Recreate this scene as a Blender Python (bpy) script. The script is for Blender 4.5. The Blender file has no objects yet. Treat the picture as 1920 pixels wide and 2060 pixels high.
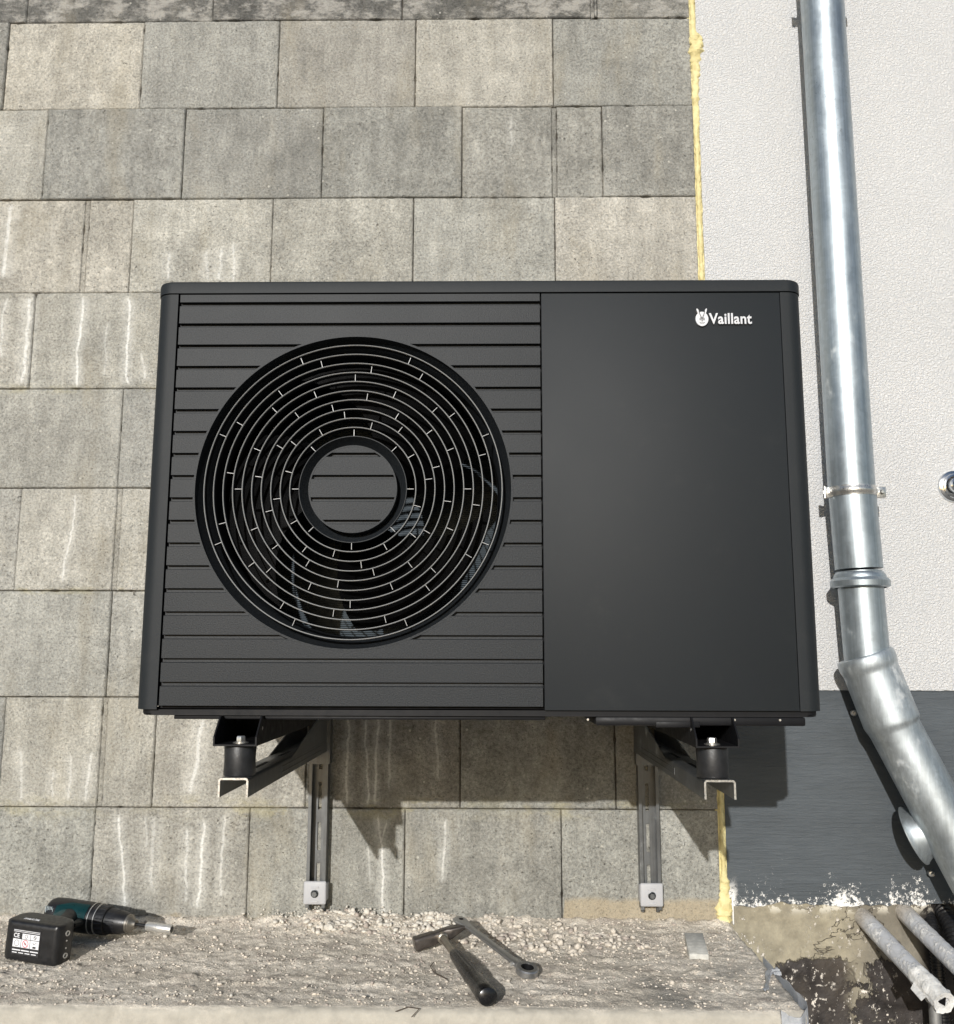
import bpy, bmesh, math, random
import numpy as np
from mathutils import Vector, Matrix, noise as mn
C = bpy.context.scene
R = math.radians
PI = math.pi
random.seed(7)
# ------------------------------------------------------------------ camera, sky, sun
cd = bpy.data.cameras.new('camera'); cam = bpy.data.objects.new('camera', cd); C.collection.objects.link(cam)
cam.location = (0.81777, -2.21548, 0.59965)
ya, pi_, ro = 0.01545, 0.15268, -0.00222
rot = Matrix.Rotation(ya, 4, 'Z') @ Matrix.Rotation(pi_, 4, 'X') @ Matrix.Rotation(ro, 4, 'Y') @ Matrix.Rotation(PI/2, 4, 'X')
cam.rotation_euler = rot.to_euler()
cd.sensor_fit = 'HORIZONTAL'; cd.sensor_width = 36; cd.lens = 36*1871.7/1920
cd.clip_start = .05; cd.clip_end = 500
C.camera = cam
w = bpy.data.worlds.new('World'); C.world = w; w.use_nodes = True
SUN = Vector((-.223, -1, .335)).normalized()
elev = math.asin(SUN.z); azim = math.atan2(SUN.x, SUN.y)
wn = w.node_tree; bg = wn.nodes['Background']
sky = wn.nodes.new('ShaderNodeTexSky'); sky.sky_type = 'NISHITA'; sky.sun_disc = False
sky.sun_elevation = elev; sky.sun_rotation = azim
wn.links.new(sky.outputs[0], bg.inputs[0]); bg.inputs[1].default_value = .082
sd = bpy.data.lights.new('sun', 'SUN'); sun = bpy.data.objects.new('sun', sd); C.collection.objects.link(sun)
sd.energy = 3.2; sd.angle = R(.55); sd.color = (1, .988, .965)
sun.rotation_euler = SUN.to_track_quat('Z', 'Y').to_euler()
C.view_settings.view_transform = 'Standard'; C.view_settings.look = 'None'; C.view_settings.gamma = 1
C.view_settings.exposure = 0.27
C.render.engine = 'CYCLES'; C.cycles.max_bounces = 8

# ------------------------------------------------------------------ node helpers
class NT:
    def __init__(s, name):
        s.m = bpy.data.materials.new(name); s.m.use_nodes = True
        s.t = s.m.node_tree; s.b = s.t.nodes['Principled BSDF']
    def n(s, ty, **k):
        nd = s.t.nodes.new(ty)
        for a, v in k.items(): setattr(nd, a, v)
        return nd
    def put(s, sock, v):
        if isinstance(v, bpy.types.NodeSocket): s.t.links.new(v, sock)
        elif isinstance(v, (tuple, list)) and sock.type == 'RGBA': sock.default_value = tuple(v)[:3] + (1,)
        else: sock.default_value = v
    def M(s, op, a, b=None, c=None, clamp=False):
        nd = s.n('ShaderNodeMath', operation=op, use_clamp=clamp)
        for i, v in enumerate((a, b, c)):
            if v is not None: s.put(nd.inputs[i], v)
        return nd.outputs[0]
    def co(s):
        if not hasattr(s, '_co'): s._co = s.n('ShaderNodeTexCoord').outputs['Object']
        return s._co
    def xyz(s):
        if not hasattr(s, '_x'): 
            q = s.n('ShaderNodeSeparateXYZ'); s.put(q.inputs[0], s.co()); s._x = q.outputs
        return s._x
    def mapv(s, scale=(1, 1, 1), loc=(0, 0, 0), v=None):
        q = s.n('ShaderNodeMapping'); s.put(q.inputs[0], v or s.co())
        q.inputs['Scale'].default_value = scale; q.inputs['Location'].default_value = loc; return q.outputs[0]
    def noise(s, scale, detail=3, rough=.55, v=None, dist=0, dim='3D', w=None):
        q = s.n('ShaderNodeTexNoise', noise_dimensions=dim)
        if dim != '1D': s.put(q.inputs['Vector'], v or s.co())
        if w is not None: s.put(q.inputs['W'], w)
        q.inputs['Scale'].default_value = scale; q.inputs['Detail'].default_value = detail
        q.inputs['Roughness'].default_value = rough; q.inputs['Distortion'].default_value = dist
        return q.outputs[0]
    def ramp(s, f, a, b, lo=0., hi=1., smooth=True):
        q = s.n('ShaderNodeMapRange', interpolation_type='SMOOTHSTEP' if smooth else 'LINEAR')
        for i, v in enumerate((f, a, b, lo, hi)): s.put(q.inputs[i], v)
        return q.outputs[0]
    def mix(s, f, a, b, mode='MIX'):
        q = s.n('ShaderNodeMix', data_type='RGBA', blend_type=mode)
        s.put(q.inputs[0], f); s.put(q.inputs[6], a); s.put(q.inputs[7], b); return q.outputs[2]
    def hsv(s, c, val):
        q = s.n('ShaderNodeHueSaturation'); s.put(q.inputs['Color'], c); s.put(q.inputs['Value'], val); return q.outputs[0]
    def bump(s, h, strength=1., dist=.001, prev=None):
        q = s.n('ShaderNodeBump'); s.put(q.inputs['Height'], h); q.inputs['Strength'].default_value = strength
        q.inputs['Distance'].default_value = dist
        if prev is not None: s.put(q.inputs['Normal'], prev)
        return q.outputs[0]
    def fin(s, col, rough=.8, metal=0., nrm=None, spec=None):
        s.put(s.b.inputs['Base Color'], col); s.put(s.b.inputs['Roughness'], rough); s.put(s.b.inputs['Metallic'], metal)
        if nrm is not None: s.put(s.b.inputs['Normal'], nrm)
        if spec is not None: s.put(s.b.inputs['Specular IOR Level'], spec)
        return s.m

def simple(name, col, rough=.6, metal=0., var=.12, nscale=30, bs=0, bd=.0003, bscale=800, spec=None):
    t = NT(name)
    n = t.noise(nscale, 4)
    c = t.hsv(col, t.ramp(n, .25, .75, 1-var, 1+var, False))
    r = t.ramp(t.noise(nscale*2.3, 3), .3, .7, max(rough-.08, .02), min(rough+.08, 1), False)
    nb = t.bump(t.noise(bscale, 2), bs, bd) if bs else None
    return t.fin(c, r, metal, nb, spec)

# block wall ------------------------------------------------------------------
DRIPS = [((-.4017,1.4913,-.4068,1.3281),.6,.006),((-.3411,1.4953,-.3434,1.262),.9,.009),((-.2092,1.4948,-.2121,1.2535),1,.0065),
((-.0945,1.4944,-.0836,1.2573),1,.0065),((-.1401,1.4272,-.1447,1.2779),.45,.005),((-.0511,1.352,-.0424,1.2695),.6,.006),
((-.1911,.9918,-.2089,.7697),.75,.005),((-.2804,.3899,-.2704,.2596),.5,.007),((-.2015,.3452,-.1973,.2599),.55,.007),
((-.1629,.3753,-.1591,.2638),.5,.006),((-.1128,.3792,-.1242,.2602),.7,.007),((.1464,.4591,.1203,.2798),.85,.009),
((-.0406,.2422,-.0162,.0289),.85,.006),((.0209,.2388,.0238,.1549),.45,.006),((.0362,.2389,.044,.065),.5,.009),
((.1178,.2137,.1208,.0404),.65,.007),((.1563,.2321,.1515,.0299),1,.0065),((.203,.2428,.1999,.0521),.55,.006),
((.4834,.5,.4839,.2579),.65,.006),((.5215,.5,.533,.2542),.65,.005),((.5538,.5,.5493,.2582),.7,.006),((.5807,.5,.5814,.2899),.5,.006),
((.6841,.5,.6956,.3141),.5,.006),((.5577,.2426,.5779,.0187),.85,.0055),((.5803,.2348,.5632,.1684),.6,.004),
((.7126,.2354,.7056,.0882),.75,.006),((.5367,.1722,.5424,.0872),.4,.005),((.0039,1.6158,.0034,1.5297),.6,.007),
((.1361,1.6285,.1318,1.5266),.6,.008),((.1672,1.6417,.1695,1.5264),.6,.006),((.10,1.62,.103,1.5297),.5,.009),((-.4137,1.7471,-.4175,1.5381),.8,.010),
((.8684,1.9763,.8707,1.8908),.35,.006)]
def mat_block():
    t = NT('light concrete block'); X, Y, Z = t.xyz()
    at = t.n('ShaderNodeAttribute', attribute_name='tint').outputs['Color']
    wa = t.n('ShaderNodeAttribute', attribute_name='weather').outputs['Fac']
    big = t.noise(5, 4, .6); mid = t.noise(22, 5, .65); fine = t.noise(165, 5, .8)
    cell = t.n('ShaderNodeTexVoronoi'); t.put(cell.inputs['Vector'], t.co()); cell.inputs['Scale'].default_value = 170
    c = t.hsv(at, t.ramp(big, .3, .7, .80, 1.20, False))
    c = t.hsv(c, t.ramp(mid, .3, .7, .84, 1.16, False))
    c = t.hsv(c, t.ramp(fine, .3, .7, .52, 1.50, False))
    warm = t.ramp(t.noise(9, 3, .6, t.mapv((1, 1, .35), (3, 0, 7))), .5, .72)
    c = t.mix(t.M('MULTIPLY', warm, .38), c, (.345, .305, .225))
    vs = t.noise(30, 3, .6, t.mapv((1, 1, .16)))
    c = t.hsv(c, t.ramp(vs, .35, .7, .92, 1.16, False))
    pit = t.ramp(t.noise(120, 4, .7, t.mapv((1, 1, 1.3), (3, 1, 4))), .375, .30, 0, .75)
    c = t.mix(pit, c, (.09, .08, .065))
    # dark pores and pale grains
    pore = t.ramp(cell.outputs[0], .10, .22, 1, 0); sel = t.ramp(t.noise(60, 3, .6, t.mapv((1,1,1),(5,2,1))), .52, .62)
    c = t.mix(t.M('MULTIPLY', t.M('MULTIPLY', pore, sel), .55), c, (.05, .045, .04))
    cell2 = t.n('ShaderNodeTexVoronoi'); t.put(cell2.inputs['Vector'], t.mapv((1,1,1),(9,9,9))); cell2.inputs['Scale'].default_value = 45
    grain = t.M('MULTIPLY', t.ramp(cell2.outputs[0], .09, .16, 1, 0), t.ramp(t.noise(13, 2, .6), .50, .62))
    c = t.mix(t.M('MULTIPLY', grain, .7), c, (.62, .60, .53))
    # weathered top course: soot with bare pale patches
    wm = t.ramp(t.noise(14, 6, .75, t.mapv((.7, 1, 1.2))), .44, .60)
    c = t.mix(t.M('MULTIPLY', wa, t.M('MULTIPLY', wm, .8)), c, (.44, .42, .38))
    # lime run-off
    wob = t.noise(1, 3, .6, t.mapv((55, 1, 22)))
    hz = t.noise(150, 3, .7)
    acc = None
    for i, ((xt, zt, xb, zb), st, wd) in enumerate(DRIPS):
        u = t.ramp(Z, zb, zt, 1, 0, False)
        xc = t.M('MULTIPLY_ADD', u, xb-xt, xt)
        w1 = t.noise(1, 4, .55, dim='1D', w=t.M('MULTIPLY_ADD', Z, 9.5, i*7.31))
        dx = t.M('MULTIPLY_ADD', t.M('SUBTRACT', w1, .5), .022, t.M('SUBTRACT', X, xc))
        d = t.M('ABSOLUTE', dx)
        m = t.M('MAXIMUM', t.ramp(d, wd*.1, wd*.95, st, 0), t.ramp(d, wd*.3, wd*4., st*.36, 0))
        win = t.M('MULTIPLY', t.ramp(Z, zb-.004, zb+.012), t.ramp(Z, zt, zt-.02))
        m = t.M('MULTIPLY', m, win)
        acc = m if acc is None else t.M('MAXIMUM', acc, m)
    drip = t.M('MULTIPLY', acc, t.M('MULTIPLY', t.ramp(fine, .30, .52, .4, 1), t.ramp(mid, .32, .55, .7, 1)))
    c = t.mix(t.M('MULTIPLY', drip, 1.0, clamp=True), c, (.84, .83, .78))
    # diffuse lime bloom
    blo = t.M('MULTIPLY', t.ramp(t.noise(7, 4, .65, t.mapv((1.6, 1, .8), (2, 0, 4))), .55, .72), t.ramp(hz, .35, .6))
    c = t.mix(t.M('MULTIPLY', blo, .5), c, (.60, .58, .52))
    # yellow glue foam smears along the bed joint above the lowest course and a few others
    def band(z0, h): return t.ramp(t.M('ABSOLUTE', t.M('SUBTRACT', Z, z0)), h*.2, h, 1, 0)
    fn = t.ramp(t.noise(9, 4, .7, t.mapv((1, 1, 2.2), (1, 0, 2))), .46, .60)
    fo = t.M('MULTIPLY', fn, t.M('MAXIMUM', t.M('MULTIPLY', band(.25, .036), t.ramp(t.noise(3.1, 2, .5, t.mapv((1,1,1),(.4,0,0))), .42, .62, .25, 1)), t.M('MULTIPLY', band(1.25, .018), .7)))
    fo = t.M('MAXIMUM', fo, t.M('MULTIPLY', t.M('MULTIPLY', band(.75, .012), .8), fn))
    c = t.mix(t.M('MULTIPLY', fo, .42), c, (.47, .42, .24))
    # sandy dust splashed on the foot of the wall
    lim = t.M('ADD', t.ramp(X, .978, .985, -.012, .045), t.M('MULTIPLY', t.noise(16, 5, .65), t.ramp(X, .978, .985, .045, .022)))
    du = t.M('MULTIPLY', t.ramp(t.M('SUBTRACT', lim, Z), -.006, .010), t.ramp(fine, .3, .5, .55, 1))
    c = t.mix(t.M('MULTIPLY', du, .72), c, (.46, .38, .26))
    h = t.M('ADD', t.M('MULTIPLY', fine, 1.), t.M('MULTIPLY', t.noise(90, 3, .6), .8))
    h = t.M('SUBTRACT', h, t.M('MULTIPLY', t.M('ADD', pore, pit), .5))
    nb = t.bump(h, .95, .0046)
    return t.fin(c, .92, 0, nb, .2)

def mat_plaster():
    t = NT('white scratch render')
    v = t.mapv((1, 1, 1.25))
    a = t.noise(185, 3, .6, v, .2); b = t.noise(380, 2, .5, v); big = t.noise(3, 4)
    c = t.hsv((.685, .682, .675), t.ramp(big, .3, .7, .97, 1.03, False))
    spots = t.ramp(t.noise(24, 2, .5, t.mapv((1,1,1),(4,4,4))), .80, .84)
    c = t.mix(t.M('MULTIPLY', spots, .25), c, (.45, .40, .33))
    h = t.M('ADD', t.ramp(a, .3, .7), t.M('MULTIPLY', b, .35))
    return t.fin(c, .9, 0, t.bump(h, .9, .0034), .2)

def mat_plinth():
    t = NT('grey plinth render'); X, Y, Z = t.xyz()
    lines = t.noise(1, 5, .65, t.mapv((16, 1, 170)), .8); g = t.noise(260, 3, .6); big = t.noise(5, 5, .6, t.mapv((.6, 1, 1.6)))
    c = t.hsv((.071, .081, .089), t.ramp(big, .3, .7, .82, 1.22, False))
    c = t.hsv(c, t.ramp(lines, .3, .7, .95, 1.06, False))
    # white mineral splashes near the bottom edge
    sp = t.noise(85, 6, .85); lump = t.noise(11, 3, .6, t.mapv((1, 1, .4), (2.7, 0, 0)))
    top = t.M('ADD', -.056, t.M('MULTIPLY', lump, .215))
    mk = t.ramp(t.M('ADD', t.M('MULTIPLY', t.M('SUBTRACT', top, Z), 6.), t.M('MULTIPLY', t.M('SUBTRACT', sp, .5), 2.2)), .02, .12)
    left = t.M('MULTIPLY', t.ramp(X, 1.378, 1.364), t.ramp(Z, .11, .06)); mk = t.M('MAXIMUM', mk, t.M('MULTIPLY', left, t.ramp(sp, .42, .5)))
    c = t.mix(mk, c, (.80, .78, .74))
    sc = t.M('MULTIPLY', t.ramp(t.noise(38, 4, .75, t.mapv((1, 1, 1), (7, 1, 3))), .70, .74), t.ramp(Z, .30, .1))
    c = t.mix(t.M('MULTIPLY', sc, .35), c, (.4, .4, .39))
    h = t.M('ADD', t.M('MULTIPLY', lines, 1.6), t.M('MULTIPLY', g, .4))
    return t.fin(c, .62, 0, t.bump(h, .8, .0022), .35)

def mat_foundation():
    t = NT('bitumen coated foundation'); X, Y, Z = t.xyz()
    n1 = t.noise(9, 6, .65, None, .3); n2 = t.noise(30, 5, .7)
    # ragged lower limit of the mortar skin
    lim = t.ramp(X, 1.40, 1.62, -.098, -.052)
    lim = t.M('ADD', lim, t.ramp(X, 1.60, 1.72, 0, -.030))
    f = t.M('ADD', t.M('SUBTRACT', Z, lim), t.M('MULTIPLY', t.M('SUBTRACT', n1, .5), .16))
    a = t.ramp(f, -.003, .003)
    pt = t.M('MULTIPLY', t.ramp(t.M('ADD', n1, t.M('MULTIPLY', t.M('SUBTRACT', n2, .5), .25)), .545, .56), t.ramp(X, 1.60, 1.64))
    a = t.M('MAXIMUM', a, t.M('MULTIPLY', pt, t.ramp(Z, -.22, -.19)))
    a = t.M('MULTIPLY', a, t.ramp(X, 1.80, 1.77))
    mortar = t.hsv((.315, .28, .205), t.ramp(n2, .3, .7, .72, 1.25, False))
    mortar = t.mix(t.ramp(t.noise(6, 4, .6, t.mapv((1,1,1),(1,2,3))), .5, .65, 0, .5), mortar, (.20, .185, .155))
    mortar = t.mix(t.ramp(X, 1.60, 1.68, 0, .75), mortar, t.hsv((.155, .14, .115), t.ramp(n1, .3, .7, .5, 1.5, False)))
    bit = t.hsv((.028, .024, .022), t.ramp(n2, .3, .7, .6, 2.0, False))
    brown = t.ramp(t.noise(6, 4, .6, t.mapv((1, 1, .5), (8, 0, 0))), .5, .65)
    bit = t.mix(t.M('MULTIPLY', brown, .6), bit, (.085, .070, .055))
    c = t.mix(a, bit, mortar)
    sp = t.M('MULTIPLY', t.ramp(t.noise(75, 5, .75, t.mapv((1, 1, .8), (3, 3, 3))), .590, .615), t.ramp(t.noise(5, 2, .5, t.mapv((1,1,1),(2,9,4))), .40, .55))
    blob = t.M('MULTIPLY', t.ramp(t.noise(26, 5, .7, None, .8), .56, .59), t.M('MULTIPLY', t.ramp(X, 1.60, 1.55), t.ramp(Z, -.105, -.14)))
    wht = t.M('MAXIMUM', sp, blob)
    c = t.mix(wht, c, (.74, .68, .60))
    edge = t.ramp(Z, .02, .04)
    c = t.mix(t.M('MULTIPLY', edge, t.ramp(n2, .52, .56, 0, .9)), c, (.62, .58, .49))
    rg1 = t.M('ABSOLUTE', t.M('SUBTRACT', t.noise(5.5, 5, .62, t.mapv((1, 1, 1), (2.3, 0, 1.1)), .9), .5))
    ck = t.M('MULTIPLY', t.ramp(rg1, .001, .009, 1, 0), t.M('MULTIPLY', a, t.ramp(X, 1.50, 1.54)))
    c = t.mix(t.M('MULTIPLY', ck, .7), c, (.06, .05, .04))
    h = t.M('ADD', t.M('ADD', t.M('MULTIPLY', t.M('SUBTRACT', a, t.M('MULTIPLY', ck, .7)), 2.5), t.M('MULTIPLY', n2, 1.8)), t.M('MULTIPLY', wht, .8))
    h = t.M('ADD', h, t.M('MULTIPLY', t.noise(140, 3, .6), .5))
    return t.fin(c, t.ramp(a, 0, 1, .6, .95), 0, t.bump(h, .8, .0024), .3)

def mat_ledge():
    t = NT('dusty concrete'); X, Y, Z = t.xyz()
    n1 = t.noise(7, 5, .65, t.mapv((.6, 1.3, 1))); n2 = t.noise(40, 5, .75); n3 = t.noise(260, 3, .7)
    c = t.mix(t.ramp(n1, .38, .64), (.66, .595, .50), (.84, .765, .655))
    dk = t.ramp(t.noise(13, 6, .75, t.mapv((.7, 1.6, 1), (3, 1, 2))), .50, .66)
    c = t.mix(t.M('MULTIPLY', dk, .7), c, (.43, .37, .32))
    c = t.hsv(c, t.ramp(n2, .3, .7, .72, 1.26, False)); c = t.hsv(c, t.ramp(n3, .3, .7, .7, 1.32, False))
    drk = t.M('MULTIPLY', t.ramp(t.noise(8, 4, .6, t.mapv((1,1,1),(1.3,.2,0))), .48, .58), t.M('MULTIPLY', t.ramp(X, 1.05, 1.12), t.ramp(Y, -.25, -.34)))
    c = t.mix(t.M('MULTIPLY', drk, .6), c, (.27, .26, .24))
    fr = t.ramp(t.M('ADD', Y, t.M('MULTIPLY', t.M('SUBTRACT', n1, .5), .05)), -.497, -.519); ol = t.hsv((.44, .41, .35), t.ramp(n2, .3, .7, .82, 1.12, False))
    c = t.mix(fr, c, ol)
    h = t.M('MULTIPLY', t.M('ADD', t.noise(95, 5, .8), t.M('MULTIPLY', n3, .35)), t.ramp(fr, 0, 1, 1, .12))
    return t.fin(c, .95, 0, t.bump(h, .95, .0065), .15)

def mat_zinc(name, base=(.50, .53, .55), r=.34, speck=0, met=.68):
    t = NT(name); X, Y, Z = t.xyz()
    st = t.noise(1, 4, .7, t.mapv((170, 170, 1.2))); cl = t.noise(16, 5, .65, t.mapv((1, 1, .45))); sp = t.n('ShaderNodeTexVoronoi'); t.put(sp.inputs['Vector'], t.co()); sp.inputs['Scale'].default_value = 90
    c = t.hsv(base, t.ramp(st, .3, .7, .84, 1.14, False)); c = t.hsv(c, t.ramp(cl, .3, .7, .86, 1.12, False))
    sh = t.n('ShaderNodeSeparateColor'); t.put(sh.inputs[0], sp.outputs['Color']); c = t.hsv(c, t.ramp(sh.outputs[0], 0, 1, .94, 1.06, False))
    hz = t.ramp(t.noise(11, 6, .7, t.mapv((1,1,.6),(4,2,1))), .56, .70)
    c = t.mix(t.M('MULTIPLY', hz, .5), c, (.66, .67, .66))
    if speck:
        d = t.M('MULTIPLY', t.ramp(t.noise(190, 4, .8, t.mapv((1, 1, .6))), .60, .66), t.M('MULTIPLY', t.ramp(Z, 1.72, 1.85), t.ramp(Z, 2.12, 1.95)))
        c = t.mix(t.M('MULTIPLY', d, .8), c, (.13, .13, .13))
    rg = t.ramp(cl, .3, .7, r-.07, r+.11, False)
    rg = t.M('ADD', rg, t.M('MULTIPLY', hz, .25))
    nb = t.bump(t.M('ADD', t.M('MULTIPLY', st, .5), t.M('MULTIPLY', cl, .5)), .3, .0008)
    return t.fin(c, rg, t.ramp(hz, 0, 1, met, met*.5), nb)

def mat_powder(name, col, rough, bs=.25, bscale=900, gr=.2):
    t = NT(name)
    n = t.noise(2.5, 4, .5); f = t.noise(bscale, 2, .6)
    c = t.hsv(col, t.ramp(n, .3, .7, .93, 1.07, False)); c = t.hsv(c, t.ramp(f, .3, .7, 1-gr, 1+gr, False))
    du = t.ramp(t.noise(18, 5, .7, t.mapv((1, 1, 1), (5, 1, 2))), .55, .8)
    c = t.mix(t.M('MULTIPLY', du, .012), c, (.4, .38, .34))
    return t.fin(c, t.ramp(t.noise(5, 2), .3, .7, rough-.015, rough+.015, False), 0, t.bump(f, bs, .0006), .27)

M_block = mat_block(); M_plaster = mat_plaster(); M_plinth = mat_plinth(); M_found = mat_foundation(); M_ledge = mat_ledge()
M_zinc = mat_zinc('zinc sheet', (.41, .46, .49), .43, 1, .86); M_zinc2 = mat_zinc('galvanised elbow', (.46, .50, .52), .46, 0, .84)
M_panel = mat_powder('anthracite metal', (.0150, .0175, .0195), .57, .3, 900, .25)
M_slat = mat_powder('anthracite grained plastic', (.0130, .0152, .0175), .53, .5, 480, .6)
M_ring_lit = simple('ring front painted sunlit', (.36, .36, .35), .4, var=.05)  # sunlight on the front edge of the dark rings, put into the colour
M_ring_shaded = simple('ring side painted shaded', (.008, .008, .009), .6, var=.05)  # same ring plastic with the shade on its flanks painted in
M_black = simple('black inner plastic', (.004, .004, .005), .6, spec=.15)
M_blk = simple('black painted steel', (.008, .008, .009), .5, .0, bs=.15, spec=.2)
M_rub = simple('black rubber', (.014, .014, .015), .45, var=.5, nscale=60, bs=.3, bscale=200, bd=.0006)
M_galv = mat_zinc('galvanised steel', (.145, .15, .152), .38)
M_cap = simple('grey painted cap', (.42, .42, .43), .5, var=.06, bs=.15, bscale=300)
M_bolt = simple('zinc plated bolt', (.62, .61, .58), .32, .9, var=.1, nscale=100)
M_chrome = simple('chrome', (.62, .64, .66), .12, 1., var=.03)
M_coil = simple('coil fins tinted by skylight', (.006, .017, .026), .4, .2, spec=.3)  # blue of skylight coming through the coil is put into the fin colour
M_gap = simple('mortar shadow', (.10, .09, .075), .95)
M_ground = simple('dusty ground', (.27, .24, .20), .95, var=.3, nscale=2)

# ------------------------------------------------------------------ mesh helpers
def smooth_by_angle(me, ang=35):
    bm = bmesh.new(); bm.from_mesh(me)
    for f in bm.faces: f.smooth = True
    for e in bm.edges:
        if len(e.link_faces) == 2 and e.calc_face_angle(0) > R(ang): e.smooth = False
    bm.to_mesh(me); bm.free()
def obj(name, bm, mat, parent=None, smooth=True, recalc=True):
    if recalc: bmesh.ops.recalc_face_normals(bm, faces=bm.faces[:])
    me = bpy.data.meshes.new(name); bm.to_mesh(me); bm.free()
    for m in (mat if isinstance(mat, (list, tuple)) else [mat]): me.materials.append(m)
    if smooth: smooth_by_angle(me)
    o = bpy.data.objects.new(name, me); C.collection.objects.link(o)
    if parent is not None: o.parent = parent; 
    return o
def thing(name, label, cat, group=None, loc=(0, 0, 0)):
    o = bpy.data.objects.new(name, None); C.collection.objects.link(o); o.location = loc
    o.empty_display_size = .05
    return tag(o, label, cat, group)
def tag(o, label, cat, group=None):
    o['label'] = label; o['category'] = cat
    if group: o['group'] = group
    return o
def box(bm, x0, x1, y0, y1, z0, z1, bev=0, seg=2, mi=0):
    r = bmesh.ops.create_cube(bm, size=1)
    vs = r['verts']
    for v in vs: v.co = Vector(((x0+x1)/2+v.co.x*(x1-x0), (y0+y1)/2+v.co.y*(y1-y0), (z0+z1)/2+v.co.z*(z1-z0)))
    fs = set(f for v in vs for f in v.link_faces)
    for f in fs: f.material_index = mi
    if bev:
        es = list(set(e for v in vs for e in v.link_edges))
        bmesh.ops.bevel(bm, geom=es, offset=bev, segments=seg, affect='EDGES', profile=.5)
    return vs
def prism(bm, pts, axis, a, b, mi=0):
    """polygon pts (2-D) extruded along axis from a to b. axis x: pts=(y,z); y: (x,z); z: (x,y)"""
    def P(p, t): return {'x': (t, p[0], p[1]), 'y': (p[0], t, p[1]), 'z': (p[0], p[1], t)}[axis]
    v0 = [bm.verts.new(P(p, a)) for p in pts]; v1 = [bm.verts.new(P(p, b)) for p in pts]
    n = len(pts); fs = [bm.faces.new(v0), bm.faces.new(v1[::-1])]
    for i in range(n): fs.append(bm.faces.new((v0[i], v0[(i+1) % n], v1[(i+1) % n], v1[i])))
    for f in fs: f.material_index = mi
    return v0+v1
def frames(pts):
    pts = [Vector(p) for p in pts]; out = []
    up = Vector((0, 0, 1)); pr = None
    for i, p in enumerate(pts):
        t = (pts[min(i+1, len(pts)-1)]-pts[max(i-1, 0)]).normalized()
        if pr is None:
            a = t.cross(up)
            if a.length < .1: a = t.cross(Vector((0, 1, 0)))
            a.normalize()
        else:
            a = (pr - t*pr.dot(t)).normalized()
        pr = a; out.append((p, a, t.cross(a)))
    return out
def tube(bm, pts, rad, n=24, cap=True, sq=1., noise_amp=0, mi=0, ns=60):
    fr = frames(pts); rings = []
    for i, (p, a, b) in enumerate(fr):
        r = rad[i] if isinstance(rad, (list, tuple)) else rad
        ring = []
        for k in range(n):
            th = 2*PI*k/n; q = p + a*(r*math.cos(th)) + b*(r*sq*math.sin(th))
            if noise_amp: q += (q-p).normalized()*noise_amp*mn.noise(q*ns)
            ring.append(bm.verts.new(q))
        rings.append(ring)
    for i in range(len(rings)-1):
        for k in range(n):
            f = bm.faces.new((rings[i][k], rings[i][(k+1) % n], rings[i+1][(k+1) % n], rings[i+1][k])); f.material_index = mi
    if cap:
        bm.faces.new(rings[0][::-1]).material_index = mi; bm.faces.new(rings[-1]).material_index = mi
    return rings
def lathe(bm, org, ax, prof, n=48, close=False, mi=0):
    """prof = list of (t along axis, radius)"""
    org = Vector(org); ax = Vector(ax).normalized(); u = ax.orthogonal().normalized(); v = ax.cross(u); rings = []
    for t, r in prof:
        if r <= 1e-6: rings.append([bm.verts.new(org+ax*t)]); continue
        rings.append([bm.verts.new(org+ax*t+(u*math.cos(2*PI*k/n)+v*math.sin(2*PI*k/n))*r) for k in range(n)])
    seq = list(zip(rings, rings[1:]))
    if close: seq.append((rings[-1], rings[0]))
    for A, B in seq:
        for k in range(n):
            k2 = (k+1) % n
            if len(A) == 1 and len(B) == 1: continue
            if len(A) == 1: f = bm.faces.new((A[0], B[k2], B[k]))
            elif len(B) == 1: f = bm.faces.new((A[k], A[k2], B[0]))
            else: f = bm.faces.new((A[k], A[k2], B[k2], B[k]))
            f.material_index = mi
def hexbolt(bm, c, ax, r, h, wr=None, wh=.0015):
    if wr: lathe(bm, c, ax, [(0, 0), (0, wr), (wh*.8, wr), (wh, wr*.95), (wh, 0)], 32); 
    ax = Vector(ax).normalized(); c = Vector(c)+ax*(wh if wr else 0)
    lathe(bm, c, ax, [(0, 0), (0, r*1.25), (.001, r*1.25), (.0015, r*1.1)] if wr else [(0, 0), (.0001, r)], 32)
    lathe(bm, c, ax, [(.0005, r), (h*.8, r), (h, r*.85), (h, 0)], 6)
def text_mesh(name, s, size, ext, mat, parent, mtx, bold=0, sx=1.):
    cu = bpy.data.curves.new(name, 'FONT'); cu.body = s; cu.size = size; cu.extrude = ext; cu.offset = bold; cu.resolution_u = 4; cu.space_character = 1.05
    to = bpy.data.objects.new('tmp', cu); C.collection.objects.link(to)
    dg = bpy.context.evaluated_depsgraph_get(); me = bpy.data.meshes.new_from_object(to.evaluated_get(dg))
    bpy.data.objects.remove(to); bpy.data.curves.remove(cu)
    me.name = name; me.transform(mtx @ Matrix.Diagonal((sx, 1, 1, 1))); me.materials.clear(); me.materials.append(mat)
    o = bpy.data.objects.new(name, me); C.collection.objects.link(o); o.parent = parent; return o
def fbm(x, y, z=0): return mn.fractal(Vector((x, y, z)), 1., 2., 4)

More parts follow.
